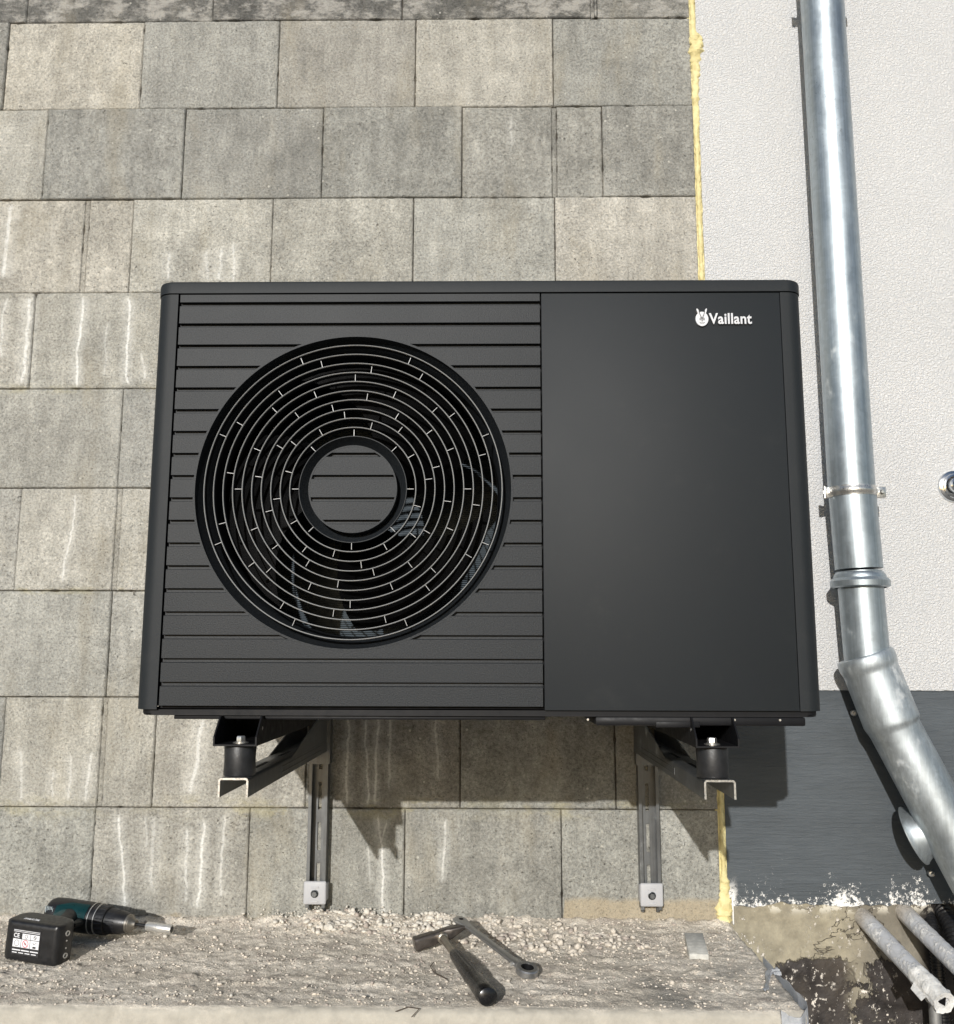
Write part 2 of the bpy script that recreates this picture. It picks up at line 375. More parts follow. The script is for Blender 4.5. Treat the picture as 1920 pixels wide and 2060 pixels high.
# ------------------------------------------------------------------ ground
bm = bmesh.new(); vs = [bm.verts.new(p) for p in ((-120, -200, -.85), (120, -200, -.85), (120, .0, -.85), (-120, .0, -.85))]; bm.faces.new(vs)
g = obj('ground', bm, M_ground, smooth=False, recalc=False); g['kind'] = 'structure'

# ------------------------------------------------------------------ block wall
W = .35853; H = .25; XE = 1.3375
T1 = (.265, .258, .235)   # cool grey
T2 = (.365, .325, .265)   # tan
T3 = (.315, .295, .25)
T4 = (.285, .275, .25)
rows = {}   # row index (0 = lowest) -> list of (x0,x1,tint,weather,groove x or None)
def split(xs, tints, grooves={}, wth=0):
    return [(a, b, tints[i % len(tints)], wth, grooves.get(i)) for i, (a, b) in enumerate(zip(xs, xs[1:]))]
rows[0] = split([-1.53, -1.172, -.813, -.455, -.0976, .2609, .6194, .9780, XE], [T3, T1, T3, T3, T1, T3, T2, T3, T1, T4][0:1]*4+[T1, T1, T3][0:0])
rows[0] = split([-1.53, -1.172, -.813, -.455, -.0976, .2609, .6194, .9780, XE], [T3, T4, T3, (.29,.29,.262), (.30,.275,.235), (.262,.255,.225), (.252,.243,.215), (.272,.268,.24)])
rows[1] = split([-1.40, -1.042, -.684, -.3253, .0324, .388, .746, 1.105, XE], [T1, T3, (.25,.25,.24), (.345,.315,.26), (.34,.305,.255), (.24,.215,.18), (.235,.23,.205), (.235,.225,.2)], {3: -.0889})
rows[2] = split([-1.52, -1.165, -.807, -.448, -.0898, .2686, .627, .986, XE], [T3, T4, T3, (.305,.30,.275), (.30,.292,.268), T3, T4, T3])
rows[3] = split([-1.40, -1.045, -.686, -.327, .0315, .39, .7485, 1.107, XE], [T3, T4, (.31,.295,.27), (.36,.33,.28), (.34,.32,.275), T3, T3, T4], {3: -.0851})
rows[4] = split([-1.53, -1.168, -.81, -.451, -.0923, .2662, .625, .983, XE], [T3, T4, T3, (.30,.285,.25), (.29,.282,.262), T3, T4, T3])
rows[5] = split([-1.40, -1.047, -.688, -.3293, .0292, .388, .746, 1.105, XE], [T3, T3, (.355,.32,.265), (.325,.302,.255), (.34,.31,.26), T3, T3, T4])
rows[6] = split([-1.53, -1.172, -.813, -.4546, -.0961, .262, .6208, .979, XE], [T3, T4, T2, (.375,.325,.26), (.35,.325,.275), (.315,.292,.245), (.315,.305,.272), (.36,.315,.262)], {3: -.2146})
rows[7] = split([-1.40, -1.05, -.691, -.3327, .0258, .3843, .7428, 1.1028, XE], [T3, T3, (.335,.31,.265), (.255,.25,.232), (.25,.243,.225), (.24,.236,.215), (.262,.25,.222), (.245,.235,.212)], {6: .980})
rows[8] = split([-1.53, -1.172, -.813, -.455, -.0965, .262, .6205, .979, XE], [T3, T4, (.24,.23,.215), (.40,.345,.27), (.27,.262,.24), (.29,.262,.225), (.37,.33,.272), (.255,.25,.228)])
rows[9] = split([-1.42, -.908, -.4123, .0838, .5834, 1.0931, XE], [(.135,.13,.125), (.14,.135,.13), (.135,.13,.125), (.125,.12,.118), (.13,.125,.118), (.20,.19,.17)], {4: 1.085}, 1.)
for k in range(10, 13):
    off = -1.40 if k % 2 else -1.53
    xs = [off+W*i for i in range(20) if off+W*i < XE-.08]+[XE]
    rows[k] = split(xs, [T1, T3, T2, T4, T3])
def build_wall():
    V = []; F = []; TC = []; WC = []
    rnd = random.Random(3)
    def patch(x0, x1, z0, z1, yoff, tilt, tint, wth, border=True):
        nx = max(2, int((x1-x0)/.010)); nz = max(2, int((z1-z0)/.010))
        xs = [x0, x0+.0010]+[x0+.005+(x1-x0-.01)*i/nx for i in range(nx+1)]+[x1-.0010, x1]
        zs = [z0, z0+.0010]+[z0+.005+(z1-z0-.01)*i/nz for i in range(nz+1)]+[z1-.0010, z1]
        b = len(V); A = len(xs); B = len(zs)
        for j, z in enumerate(zs):
            for i, x in enumerate(xs):
                y = yoff + tilt[0]*(x-x0) + tilt[1]*(z-z0)
                n1 = mn.noise(Vector((x*60, z*60, 3))); y += .0005*n1
                ex = min(i, A-1-i); ez = min(j, B-1-j); e = min(ex, ez)
                dx = dz = 0
                if e == 0:
                    y += .010
                    q = max(0, mn.noise(Vector((x*38, z*38, 9)))-.25)*.006+max(0, mn.noise(Vector((x*140, z*140, 2)))-.1)*.0016
                    if ex == 0: dx = q*(1 if i == 0 else -1)
                    if ez == 0: dz = q*(1 if j == 0 else -1)
                elif e == 1:
                    y += .0004
                    q = max(0, mn.noise(Vector((x*38, z*38, 9)))-.25)*.006+max(0, mn.noise(Vector((x*140, z*140, 2)))-.1)*.0016
                    if ex <= 1: dx = q*(1 if i < 3 else -1)
                    if ez <= 1: dz = q*(1 if j < 3 else -1)
                V.append((x+dx, y, z+dz)); TC.append(tint+(1,)); WC.append(wth)
        for j in range(B-1):
            for i in range(A-1):
                F.append((b+j*A+i, b+j*A+i+1, b+(j+1)*A+i+1, b+(j+1)*A+i))
    for r, bl in rows.items():
        for (x0, x1, tint, wth, gr) in bl:
            gp = .0006; z0 = r*H+gp; z1 = (r+1)*H-gp
            yo = rnd.uniform(-.0024, .0024); ti = (rnd.uniform(-.006, .006), rnd.uniform(-.006, .006))
            jf = rnd.uniform(.97, 1.03); ga = sum(tint)/3; gl = ga if wth else .335+(ga-.275)*1.35; tint = tuple((.40*c/ga+.60*k_)*gl for c, k_ in zip(tint, (1.042, 1.015, .855))); ga = sum(tint)/3; tj = tuple((c*.74+ga*.26)*jf*k_ for c, k_ in zip(tint, (1., 1., 1.)))
            if gr is None: patch(x0+gp, x1-gp, z0, z1, yo, ti, tj, wth)
            else:
                patch(x0+gp, gr-.006, z0, z1, yo, ti, tj, wth)
                patch(gr+.006, x1-gp, z0, z1, yo+ti[0]*(gr-x0), ti, tj, wth)
                patch(gr-.007, gr+.007, z0, z1, yo+.0035, (0, 0), tuple(c*.8 for c in tj), wth)
    # backing body (slightly behind the faces)
    b = len(V)
    for p in ((-1.54, .007, -.002), (XE-.004, .007, -.002), (XE-.004, .007, 3.26), (-1.54, .007, 3.26), (-1.54, .24, -.002), (XE-.004, .24, -.002), (XE-.004, .24, 3.26), (-1.54, .24, 3.26)):
        V.append(p); TC.append((.10, .09, .075, 1)); WC.append(0)
    for q in ((0, 1, 2, 3), (1, 5, 6, 2), (5, 4, 7, 6), (4, 0, 3, 7), (3, 2, 6, 7), (0, 4, 5, 1)): F.append(tuple(b+i for i in q))
    me = bpy.data.meshes.new('block_wall'); me.from_pydata(V, [], F)
    a = me.attributes.new('tint', 'FLOAT_COLOR', 'POINT'); a.data.foreach_set('color', np.array(TC, 'f').ravel())
    a = me.attributes.new('weather', 'FLOAT', 'POINT'); a.data.foreach_set('value', np.array(WC, 'f'))
    me.materials.append(M_block)
    for p in me.polygons: p.use_smooth = True
    o = bpy.data.objects.new('block_wall', me); C.collection.objects.link(o)
    return tag(o, 'bare wall of large grey and tan concrete blocks with white lime streaks', 'wall')
build_wall()

# ------------------------------------------------------------------ plastered wall (white) with grey plinth
pw = thing('plastered_wall', 'smooth finished house wall, white textured render above a dark grey plinth', 'wall', loc=(1.35, 0, 0))
def at(o): o.matrix_parent_inverse = Matrix.Translation(-o.parent.location); return o
def wavy(x0, x1, z, amp, freq, step=.004, seed=0):
    out = []; x = x0
    while x < x1:
        out.append((x, z+amp*fbm(x*freq, seed)+amp*.5*mn.noise(Vector((x*freq*6, seed, 1))))); x += step
    out.append((x1, z)); return out
def left_edge(z0, z1, step=.01):
    out = []; z = z0
    while z < z1: out.append((1.352 - .0 + .0022*mn.noise(Vector((z*30, 4, 0))), z)); z += step
    return out
bm = bmesh.new()
pts = wavy(1.352, 2.35, .5205, .0007, 45, .003) + [(4.2, .5205), (4.2, 3.3)] + left_edge(.524, 3.3)[::-1]
prism(bm, pts, 'y', -.001, .05)
at(obj('upper_render', bm, M_plaster, pw, smooth=False))
bm = bmesh.new()
bot = wavy(1.353, 2.35, .045, .010, 9, .004, 5)+[(4.2, .045)]
pts = bot+[(4.2, .519), (1.353, .519)]
prism(bm, pts, 'y', .002, .05)
at(obj('plinth', bm, M_plinth, pw, smooth=False))
# foundation below
def grid_xz(x0, x1, z0, z1, st, fy):
    bm = bmesh.new(); nx = int((x1-x0)/st); nz = int((z1-z0)/st)
    vs = [[bm.verts.new((x0+(x1-x0)*i/nx, fy(x0+(x1-x0)*i/nx, z0+(z1-z0)*j/nz), z0+(z1-z0)*j/nz)) for i in range(nx+1)] for j in range(nz+1)]
    for j in range(nz):
        for i in range(nx): bm.faces.new((vs[j][i], vs[j][i+1], vs[j+1][i+1], vs[j+1][i]))
    return bm
def fy(x, z):
    y = .009 + .006*fbm(x*9, z*9, 2) + .003*fbm(x*35, z*35, 5)
    y += .02*math.exp(-((x-1.775)/.03)**2-((z+.01)/.03)**2)
    if x > 1.80: y += .03*min(1, (x-1.80)/.04)
    return y
bm = grid_xz(1.30, 2.3, -.86, .075, .008, fy)
tag(obj('foundation_wall', bm, M_found), 'rough foundation strip below the plinth, beige mortar over black bitumen with white splashes', 'wall')
bm = bmesh.new(); box(bm, 2.28, 4.2, .010, .20, -.86, .06)
fo2 = obj('foundation_side', bm, M_found); tag(fo2, 'plain outer stretch of the bitumen foundation beyond the drainpipe', 'wall')

# ------------------------------------------------------------------ foam strip and trim
M_foam = None
t = NT('yellow pu foam'); n = t.noise(40, 4, .6); cc = t.mix(t.ramp(n, .35, .65), (.58, .49, .23), (.71, .63, .33))
M_foam = t.fin(cc, .6, 0, t.bump(t.noise(160, 4, .6), .7, .003), .4)
FW = [(3.25, 1.345, .0075), (2.26, 1.345, .0075), (2.215, 1.346, .009), (2.19, 1.352, .0165), (2.165, 1.353, .0185), (2.13, 1.349, .014), (2.08, 1.3475, .0125),
      (2.03, 1.346, .0115), (1.98, 1.345, .010), (1.9, 1.3445, .0068), (1.5, 1.3445, .006), (.5, 1.3445, .006), (.3, 1.345, .0070), (.2, 1.345, .0065), (.11, 1.3455, .0075),
      (.085, 1.347, .011), (.055, 1.345, .0155), (.025, 1.342, .0185), (.008, 1.340, .0165), (-.004, 1.338, .009)]
def interp(z):
    for a, b in zip(FW, FW[1:]):
        if a[0] >= z >= b[0]:
            u = (a[0]-z)/(a[0]-b[0]); return a[1]+(b[1]-a[1])*u, a[2]+(b[2]-a[2])*u
    return FW[-1][1:]
bm = bmesh.new(); rings = []
z = 3.25; N = 14
while z > -.004:
    cx_, hw = interp(z)
    hw *= 1+.30*mn.noise(Vector((z*70, 1, 0)))+.22*mn.noise(Vector((z*190, 5, 0))); pinch = abs(mn.noise(Vector((z*14, 8, 0)))); 
    if pinch < .03: hw *= .8
    dp = .003+hw*.45
    ring = []
    for k in range(N):
        th = PI*k/(N-1); q = Vector((cx_-math.cos(th)*hw, -math.sin(th)*dp+.004, z))
        q += Vector((mn.noise(q*120), mn.noise(q*90+Vector((5, 5, 5))), 0))*hw*.34
        ring.append(bm.verts.new(q))
    rings.append(ring); z -= .0045
for A, B in zip(rings, rings[1:]):
    for k in range(N-1): bm.faces.new((A[k], A[k+1], B[k+1], B[k]))
    bm.faces.new((A[N-1], A[0], B[0], B[N-1]))
bm.faces.new(rings[-1])
box(bm, 1.331, 1.356, .004, .045, -.004, 3.25)
tag(obj('foam_strip', bm, M_foam), 'lumpy yellow foam bead filling the vertical joint between block wall and render', 'foam')
bm = bmesh.new(); box(bm, 1.3595, 1.3625, -.006, .012, .004, .062, .0006)
tag(obj('trim_strip', bm, simple('white pvc', (.75, .74, .71), .5)), 'short white plastic edge strip beside the lower end of the yellow foam', 'trim')

# ------------------------------------------------------------------ concrete ledge + rubble
YF = -.52
def lz(x, y):
    e = .0018*fbm(x*14, y*14, 1)+.0019*fbm(x*55, y*55, 3)+.0024*abs(mn.noise(Vector((x*130, y*130, 4))))
    fl = min(1, max(0, (y-YF)/.05))
    h = e*(.25+.75*fl)
    h += .014*math.exp(-((x-.455)/.075)**2-((y+.03)/.035)**2)*1.2
    h += .010*math.exp(-((x-.60)/.24)**2-((y+.04)/.05)**2)*(1+1.1*fbm(x*30, y*30, 8))
    h += .010*max(0, mn.noise(Vector((x*26, y*34, 21)))-.22)*fl
    h += .005*math.exp(-((x-.9)/.3)**2-((y+.03)/.05)**2)*(1+.6*fbm(x*30, y*30, 8))
    h += .010*math.exp(-((y+.0)/.026)**2)*(1+.7*fbm(x*20, 7))
    h += .0022*max(0, fbm(x*22, y*30, 11))*fl*2
    return h
bm = bmesh.new(); x0, x1 = -1.53, 1.352
xs = [x0+(.52)*i/26 for i in range(26)]+[-1.01+.55*i/50 for i in range(50)]+[-.46+(x1+.46)*i/380 for i in range(381)]
ys = [.006-(.006-YF-.012)*j/115 for j in range(116)]
rowsv = []
for y in ys: rowsv.append([bm.verts.new((x+(.003*mn.noise(Vector((y*40, 2, 2))) if x > x1-.001 else 0), y, lz(x, y))) for x in xs])
for (yy, zz) in ((YF+.008, -.0006), (YF+.004, -.003), (YF+.001, -.0065), (YF, -.011), (YF-.001, -.05), (YF, -.12), (YF-.001, -.3), (YF, -.86)):
    rowsv.append([bm.verts.new((x, yy+.0012*mn.noise(Vector((x*20, zz*20, 0)))+.0016*fbm(x*60, zz*60)+max(0, mn.noise(Vector((x*26, 3, zz*20)))-.28)*.022*max(0, 1+zz/.06), zz+.0018*fbm(x*40, 1)-max(0, mn.noise(Vector((x*26, 3, zz*20)))-.28)*.010*max(0, 1+zz/.05))) for x in xs])
for A, B in zip(rowsv, rowsv[1:]):
    for i in range(len(xs)-1): bm.faces.new((A[i], B[i], B[i+1], A[i+1]))
for side in (0, -1):
    rr = [r[side] for r in rowsv]; lo = [bm.verts.new((v.co.x, v.co.y, -.86)) for v in rr[:-1]]
    for i in range(len(lo)-1): bm.faces.new((rr[i], rr[i+1], lo[i+1], lo[i]))
tag(obj('concrete_ledge', bm, M_ledge, smooth=False), 'dusty concrete footing ledge running along the foot of the block wall', 'ledge')
for p in bpy.data.objects['concrete_ledge'].data.polygons: p.use_smooth = True

def stone(bm, c, r, seed, sq=.7, mi=0, sub=1):
    vs = bmesh.ops.create_icosphere(bm, subdivisions=sub, radius=1)['verts']
    M_ = Matrix.Rotation(seed*1.7, 3, 'Z') @ Matrix.Rotation(seed*.9, 3, 'X')
    sc = Vector((1+.5*math.sin(seed*3.1), 1+.3*math.sin(seed*5.3), sq))
    for v in vs:
        q = v.co*(1+.45*mn.noise(v.co*1.6+Vector((seed*7.7, 0, 0)))); q = M_ @ q
        v.co = Vector(c)+Vector((q.x*sc.x, q.y*sc.y, q.z*sc.z))*r
    for f in set(f for v in vs for f in v.link_faces): f.material_index = mi
Ms = [simple('pale mortar crumb', (.62, .58, .51), .95, var=.2, nscale=200), simple('grey brown crumb', (.60, .54, .46), .95, var=.3, nscale=200), simple('dark crumb', (.40, .345, .30), .95, var=.3, nscale=200)]
rn = random.Random(11); cnt = 0
tb = bmesh.new(); bmesh.ops.create_icosphere(tb, subdivisions=1, radius=1); TV = np.array([v.co[:] for v in tb.verts]); TF = [tuple(v.index for v in f.verts) for f in tb.faces]; tb.free()
RV = []; RF = []; RM = []; npr = np.random.RandomState(5)
def pebble(c, r, sq, mi):
    b = len(RV)*len(TV); a = npr.rand(3)*6.28; ca, sa = math.cos(a[0]), math.sin(a[0]); cb, sb = math.cos(a[1]), math.sin(a[1])
    v = TV*(1+.34*(npr.rand(len(TV), 1)*2-1)); v = v @ np.array([[ca, -sa, 0], [sa, ca, 0], [0, 0, 1]]) @ np.array([[1, 0, 0], [0, cb, -sb], [0, sb, cb]])
    v = v*np.array([1+.35*math.sin(a[2]), 1, sq])*r+np.array(c); RV.append(v); RF.extend(tuple(b+k for k in f) for f in TF); RM.extend([mi]*len(TF))
while cnt < 6500:
    x = rn.uniform(-.5, 1.34); y = -rn.random()*.505-.003
    near = math.exp(-((x-.58)/.25)**2-((y+.05)/.055)**2)*(.35+1.6*max(0, mn.noise(Vector((x*17, y*20, 40)))+.25))
    near2 = math.exp(-((x-.95)/.22)**2-((y+.14)/.09)**2)*.7
    nz = mn.noise(Vector((x*9, y*14, 3)))
    d_ = .20 + .9*near + .6*near2 + .5*max(0, nz) + .25*math.exp(-((y+.01)/.02)**2)
    if rn.random() > d_: continue
    r = .0008+.0020*rn.random()**3 + (.0075*rn.random()**4 if near+near2 > .3 else .0022*rn.random()**6)
    u = rn.random(); mi = 0 if u < (.75 if near > .3 else .03) else (1 if u < .84 else 2)
    pebble((x, y, lz(x, y)+r*.35), r, rn.uniform(.5, .95), mi); cnt += 1
for _ in range(160):
    x = rn.gauss(.46, .10); z = abs(rn.gauss(0, .02)); pebble((x, -.003-rn.random()*.01, lz(x, 0)+z*.4), .0012+.0025*rn.random()**2, .8, 0)
me = bpy.data.meshes.new('rubble'); me.from_pydata(np.concatenate(RV).tolist(), [], RF)
for m in Ms: me.materials.append(m)
me.polygons.foreach_set('material_index', RM)
o = bpy.data.objects.new('rubble', me); C.collection.objects.link(o)
o['kind'] = 'stuff'; o['label'] = 'mortar crumbs and grit scattered on the ledge'; o['category'] = 'rubble'
for p in o.data.polygons: p.use_smooth = True

# larger loose pieces
def loose(label, c, r, seed, sq, mat):
    bm = bmesh.new(); stone(bm, (0, 0, 0), r, seed, sq, 0, 2); o = obj('mortar_lump', bm, mat, smooth=False)
    o.location = c; return tag(o, label, 'stone', 'loose mortar lumps on the ledge')
loose('largest pale mortar lump below the left anchor plate', (.465, -.075, .012), .012, 3, .7, Ms[0])
loose('pale mortar lump left of the hammer, against the wall foot', (.405, -.03, .016), .009, 8, .9, Ms[0])
loose('flat pale mortar flake right of the wrench shaft', (.80, -.12, .007), .010, 5, .4, Ms[0])
# cut block piece
bm = bmesh.new(); vs = box(bm, -.019, .019, -.055, .055, -.004, .020, .0015)
for v in bm.verts:
    if v.co.y < -.02: v.co.z = -.004+(v.co.z+.004)*max(.25, 1-(-.02-v.co.y)*12)
    v.co += Vector((mn.noise(v.co*90), mn.noise(v.co*80), mn.noise(v.co*100)))*.0008
o = obj('block_offcut', bm, simple('grey block offcut', (.52, .51, .47), .95, var=.25, nscale=80, bs=.6, bscale=400, bd=.001)); o.location = (1.238, -.19, .002); o.rotation_euler = (0, 0, -.12)
tag(o, 'small wedge-shaped grey block offcut lying on the ledge near the yellow foam', 'stone')
# twigs
M_twig = simple('dry twig', (.07, .05, .035), .8)
for lab, pts in (('thin curved black twig left of the hammer grip', [(.705, -.28, .004), (.70, -.31, .006), (.71, -.345, .005), (.735, -.375, .004)]),
                 ('short bent twig at the front edge of the ledge', [(.655, -.525, .0), (.675, -.515, .004), (.695, -.52, .003), (.683, -.532, -.006)]),):
    bm = bmesh.new(); tube(bm, pts, .0009, 6); tag(obj('twig', bm, M_twig), lab, 'twig', 'twigs on the ledge')

# ------------------------------------------------------------------ heat pump
CX, CZ = .5880, .8718; YP = -.70
hp = thing('heat_pump', 'black outdoor heat pump unit with round fan grille, carried by the wall brackets', 'heat pump', loc=(.795, -.49, .51))
def part(name, bm, mat, sm=True): return at(obj(name, bm, mat, hp, sm))
X0, X1 = .2425, 1.3475
def rr_plan(x0, x1, y0, y1, r, n=8, front_only=False):
    pts = []
    for (cx_, cy_, a0) in ((x1-r, y1-r, 0), (x0+r, y1-r, 90), (x0+r, y0+r, 180), (x1-r, y0+r, 270)):
        for k in range(n+1): a = R(a0+90*k/n); pts.append((cx_+r*math.cos(a), cy_+r*math.sin(a)))
    return pts
# side columns (wrap the corner and run back as side panels)
def column(xo, xi, s):
    r = .026; pts = []
    for k in range(11):
        a = R(90*k/10); pts.append((xo+s*r-s*r*math.cos(a), YP+r-r*math.sin(a)))
    out = [(xo, -.282)]+pts+[(xi, YP), (xi, YP+.004)]
    inn = [(xo+s*.003+s*(r-.003)-s*(r-.003)*math.cos(R(90*k/10)), YP+.004+(r-.003)-(r-.003)*math.sin(R(90*k/10))) for k in range(10, -1, -1)]
    pl = out+inn+[(xo+s*.003, -.282)]
    bm = bmesh.new(); prism(bm, pl, 'z', .5125, 1.2112); return bm
part('side_column', column(X0, .2805, 1), M_panel); part('side_column', column(X1, 1.3090, -1), M_panel)
# lid
bm = bmesh.new(); P0 = rr_plan(X0-.0015, X1+.0015, YP-.0025, -.278, .029, 10)
prof = [(0, 1.2125), (0, 1.2290), (.0012, 1.2325), (.0045, 1.2345), (.02, 1.2352)]
rg = []
for ins, zz in prof:
    q = rr_plan(X0-.0015+ins, X1+.0015-ins, YP-.0025+ins, -.278-ins, max(.029-ins, .009), 10); rg.append([bm.verts.new((a, b, zz)) for a, b in q])
for A, B in zip(rg, rg[1:]):
    for k in range(len(A)): bm.faces.new((A[k], A[(k+1) % len(A)], B[(k+1) % len(A)], B[k]))
bm.faces.new(rg[-1]); bm.faces.new(rg[0][::-1])
part('lid', bm, M_panel)
# right front panel
bm = bmesh.new(); box(bm, .9030, 1.3082, YP, YP+.012, .5125, 1.2110, .0012); part('front_panel', bm, M_panel)
# louvred panel with round hole
GR = [1.1945-.03772*k for k in range(18)]
def louvre_profile(z0, z1):
    pts = [(YP, z0)]
    for gz in GR[::-1]:
        if z0+.005 < gz < z1-.005: pts += [(YP, gz-.0046), (YP+.0008, gz-.0038), (YP+.0076, gz-.0034), (YP+.0080, gz+.0028), (YP, gz+.0028)]
    pts += [(YP, z1), (YP+.010, z1), (YP+.010, z0)]; return pts
def boolean(base, cut, op, name, mat):
    m1 = bpy.data.meshes.new('a'); bmesh.ops.recalc_face_normals(base, faces=base.faces[:]); base.to_mesh(m1); base.free()
    m2 = bpy.data.meshes.new('b'); bmesh.ops.recalc_face_normals(cut, faces=cut.faces[:]); cut.to_mesh(m2); cut.free()
    a = bpy.data.objects.new('a', m1); b = bpy.data.objects.new('b', m2); C.collection.objects.link(a); C.collection.objects.link(b)
    md = a.modifiers.new('b', 'BOOLEAN'); md.operation = op; md.object = b; md.solver = 'EXACT'
    me = bpy.data.meshes.new_from_object(a.evaluated_get(bpy.context.evaluated_depsgraph_get()))
    bpy.data.objects.remove(a); bpy.data.objects.remove(b)
    me.name = name; me.materials.clear(); me.materials.append(mat); smooth_by_angle(me, 30)
    o = bpy.data.objects.new(name, me); C.collection.objects.link(o); o.parent = hp; return at(o)
bm = bmesh.new(); prism(bm, louvre_profile(.5185, 1.2105), 'x', .2840, .9005)
cu = bmesh.new(); lathe(cu, (CX, YP-.02, CZ), (0, 1, 0), [(0, 0), (0, .2630), (.05, .2630), (.05, 0)], 160)
boolean(bm, cu, 'DIFFERENCE', 'louvre_panel', M_slat)
bm = bmesh.new(); prism(bm, louvre_profile(CZ-.09, CZ+.09), 'x', CX-.09, CX+.09)
cu = bmesh.new(); lathe(cu, (CX, YP-.02, CZ), (0, 1, 0), [(0, 0), (0, .0725), (.05, .0725), (.05, 0)], 96)
boolean(bm, cu, 'INTERSECT', 'centre_disc', M_slat)
def annulus(r0, r1, y0, y1, n=160, bev=0):
    bm = bmesh.new()
    pr = [(y0+bev, r0), (y0, r0+bev), (y0, r1-bev), (y0+bev, r1), (y1, r1), (y1, r0)] if bev else [(y0, r0), (y0, r1), (y1, r1), (y1, r0)]
    lathe(bm, (CX, 0, CZ), (0, 1, 0), pr, n, close=True); return bm
part('louvre_rim', annulus(.2628, .2662, YP-.0004, YP+.008), M_slat)
part('disc_rim', annulus(.0712, .0738, YP-.0004, YP+.008, 96), M_slat)
# shroud and central cone
bm = bmesh.new(); lathe(bm, (CX, 0, CZ), (0, 1, 0), [(YP+.0005, .2632), (YP+.005, .2624), (YP+.014, .2590), (YP+.028, .2525), (YP+.042, .2465), (YP+.06, .2425), (YP+.10, .241)], 160)
part('fan_shroud', bm, M_slat)
bm = bmesh.new(); lathe(bm, (CX, 0, CZ), (0, 1, 0), [(YP+.006, .0905), (YP, .0900), (YP, .0888), (YP+.004, .0870), (YP+.012, .0825), (YP+.020, .0775), (YP+.026, .0725), (YP+.028, .0)], 120)
part('grille_hub', bm, M_slat)
# rings and spokes
bm = bmesh.new(); RS = [.0889+.01591*k for k in range(11)]
for r in RS[1:]:
    w_ = .00098
    lathe(bm, (CX, 0, CZ), (0, 1, 0), [(YP+.016, r-w_*.6), (YP+.002, r-w_), (YP+.0004, r-w_*.75), (YP-.0004, r), (YP+.0004, r+w_*.75), (YP+.002, r+w_), (YP+.016, r+w_*.6)], 180, close=True)
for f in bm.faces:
    ys = [v.co.y for v in f.verts]; f.material_index = 0 if max(ys) < YP+.0021 else 1  # fronts take the painted sunlit tone, flanks the painted shade
OFF = [0, 30, 7.5, 15, 37.5, 22.5, 0, 37.5, 15, 22.5]
for gi, off in enumerate(OFF):
    for k in range(8):
        a = R(off+45*k); ra, rb = RS[gi]+.0008, RS[gi]+.0122; hw = .00042
        d = Vector((math.cos(a), 0, math.sin(a))); p = Vector((-math.sin(a), 0, math.cos(a)))
        c0 = Vector((CX, 0, CZ)); vv = []
        for yy in (YP+.0012, YP+.014):
            for rr_, sg in ((ra, -1), (rb, -1), (rb, 1), (ra, 1)): vv.append(bm.verts.new(c0+d*rr_+p*hw*sg+Vector((0, yy, 0))))
        for q in ((0, 1, 2, 3), (7, 6, 5, 4), (0, 4, 5, 1), (1, 5, 6, 2), (2, 6, 7, 3), (3, 7, 4, 0)): bm.faces.new([vv[i] for i in q]).material_index = 0 if q[0] == 0 and q[1] == 1 else 1  # spoke fronts painted as sunlit, other faces as shaded
part('fan_grille', bm, [M_ring_lit, M_ring_shaded])
# fan
M_blade = simple('fan blade', (.0022, .0022, .0025), .5, spec=.08)
bm = bmesh.new(); lathe(bm, (CX, 0, CZ), (0, 1, 0), [(-.66, 0), (-.66, .05), (-.655, .056), (-.60, .058), (-.60, 0)], 48); part('fan_hub', bm, M_black)
for b in range(3):
    bm = bmesh.new(); NB = 12; up = []; 
    for i in range(NB+1):
        r = .055+(.232-.055)*i/NB; rowv = []
        for j in range(11):
            u = j/10; span = R(62+26*(i/NB)); a = R(120*b+35)+span*(u-.5)+R(38)*(i/NB)**1.3
            yy = -.605-.055*(u-.5)-.01*math.sin(u*PI)
            rowv.append(bm.verts.new((CX+r*math.cos(a), yy, CZ+r*math.sin(a))))
        up.append(rowv)
    for A, B in zip(up, up[1:]):
        for j in range(10): bm.faces.new((A[j], A[j+1], B[j+1], B[j]))
    r_ = bmesh.ops.solidify(bm, geom=bm.faces[:], thickness=.003)
    part('fan_blade', bm, M_blade)
# coil (rear heat exchanger) seen through the fan
bm = bmesh.new(); box(bm, .29, .88, -.335, -.33, .56, 1.18)
for k in range(150): 
    zz = .562+k*.00412; box(bm, .29, .88, -.3385, -.335, zz, zz+.0012)
part('coil', bm, M_coil, False)
# inner housing: partition, floor and top keep the inside dark
bm = bmesh.new(); box(bm, .262, .90, -.329, -.322, .53, 1.20); box(bm, .893, .900, -.68, -.34, .53, 1.20); box(bm, .262, .268, -.68, -.34, .53, 1.20)
box(bm, .27, .891, -.685, -.34, 1.196, 1.204); box(bm, .27, .891, -.685, -.34, .524, .530)
o = part('inner_housing', bm, M_black, False)
# front baffle round the shroud (dark gap between columns and louvres)
bm = bmesh.new(); prism(bm, [(.2795, .514), (.9035, .514), (.9035, 1.2115), (.2795, 1.2115)], 'y', YP+.0115, YP+.0135)
cu = bmesh.new(); lathe(cu, (CX, YP-.02, CZ), (0, 1, 0), [(0, 0), (0, .2660), (.05, .2660), (.05, 0)], 120)
boolean(bm, cu, 'DIFFERENCE', 'baffle', M_black)
# back panel
bm = bmesh.new(); box(bm, X0+.004, X1-.004, -.2855, -.282, .515, 1.211); part('back_panel', bm, M_panel)
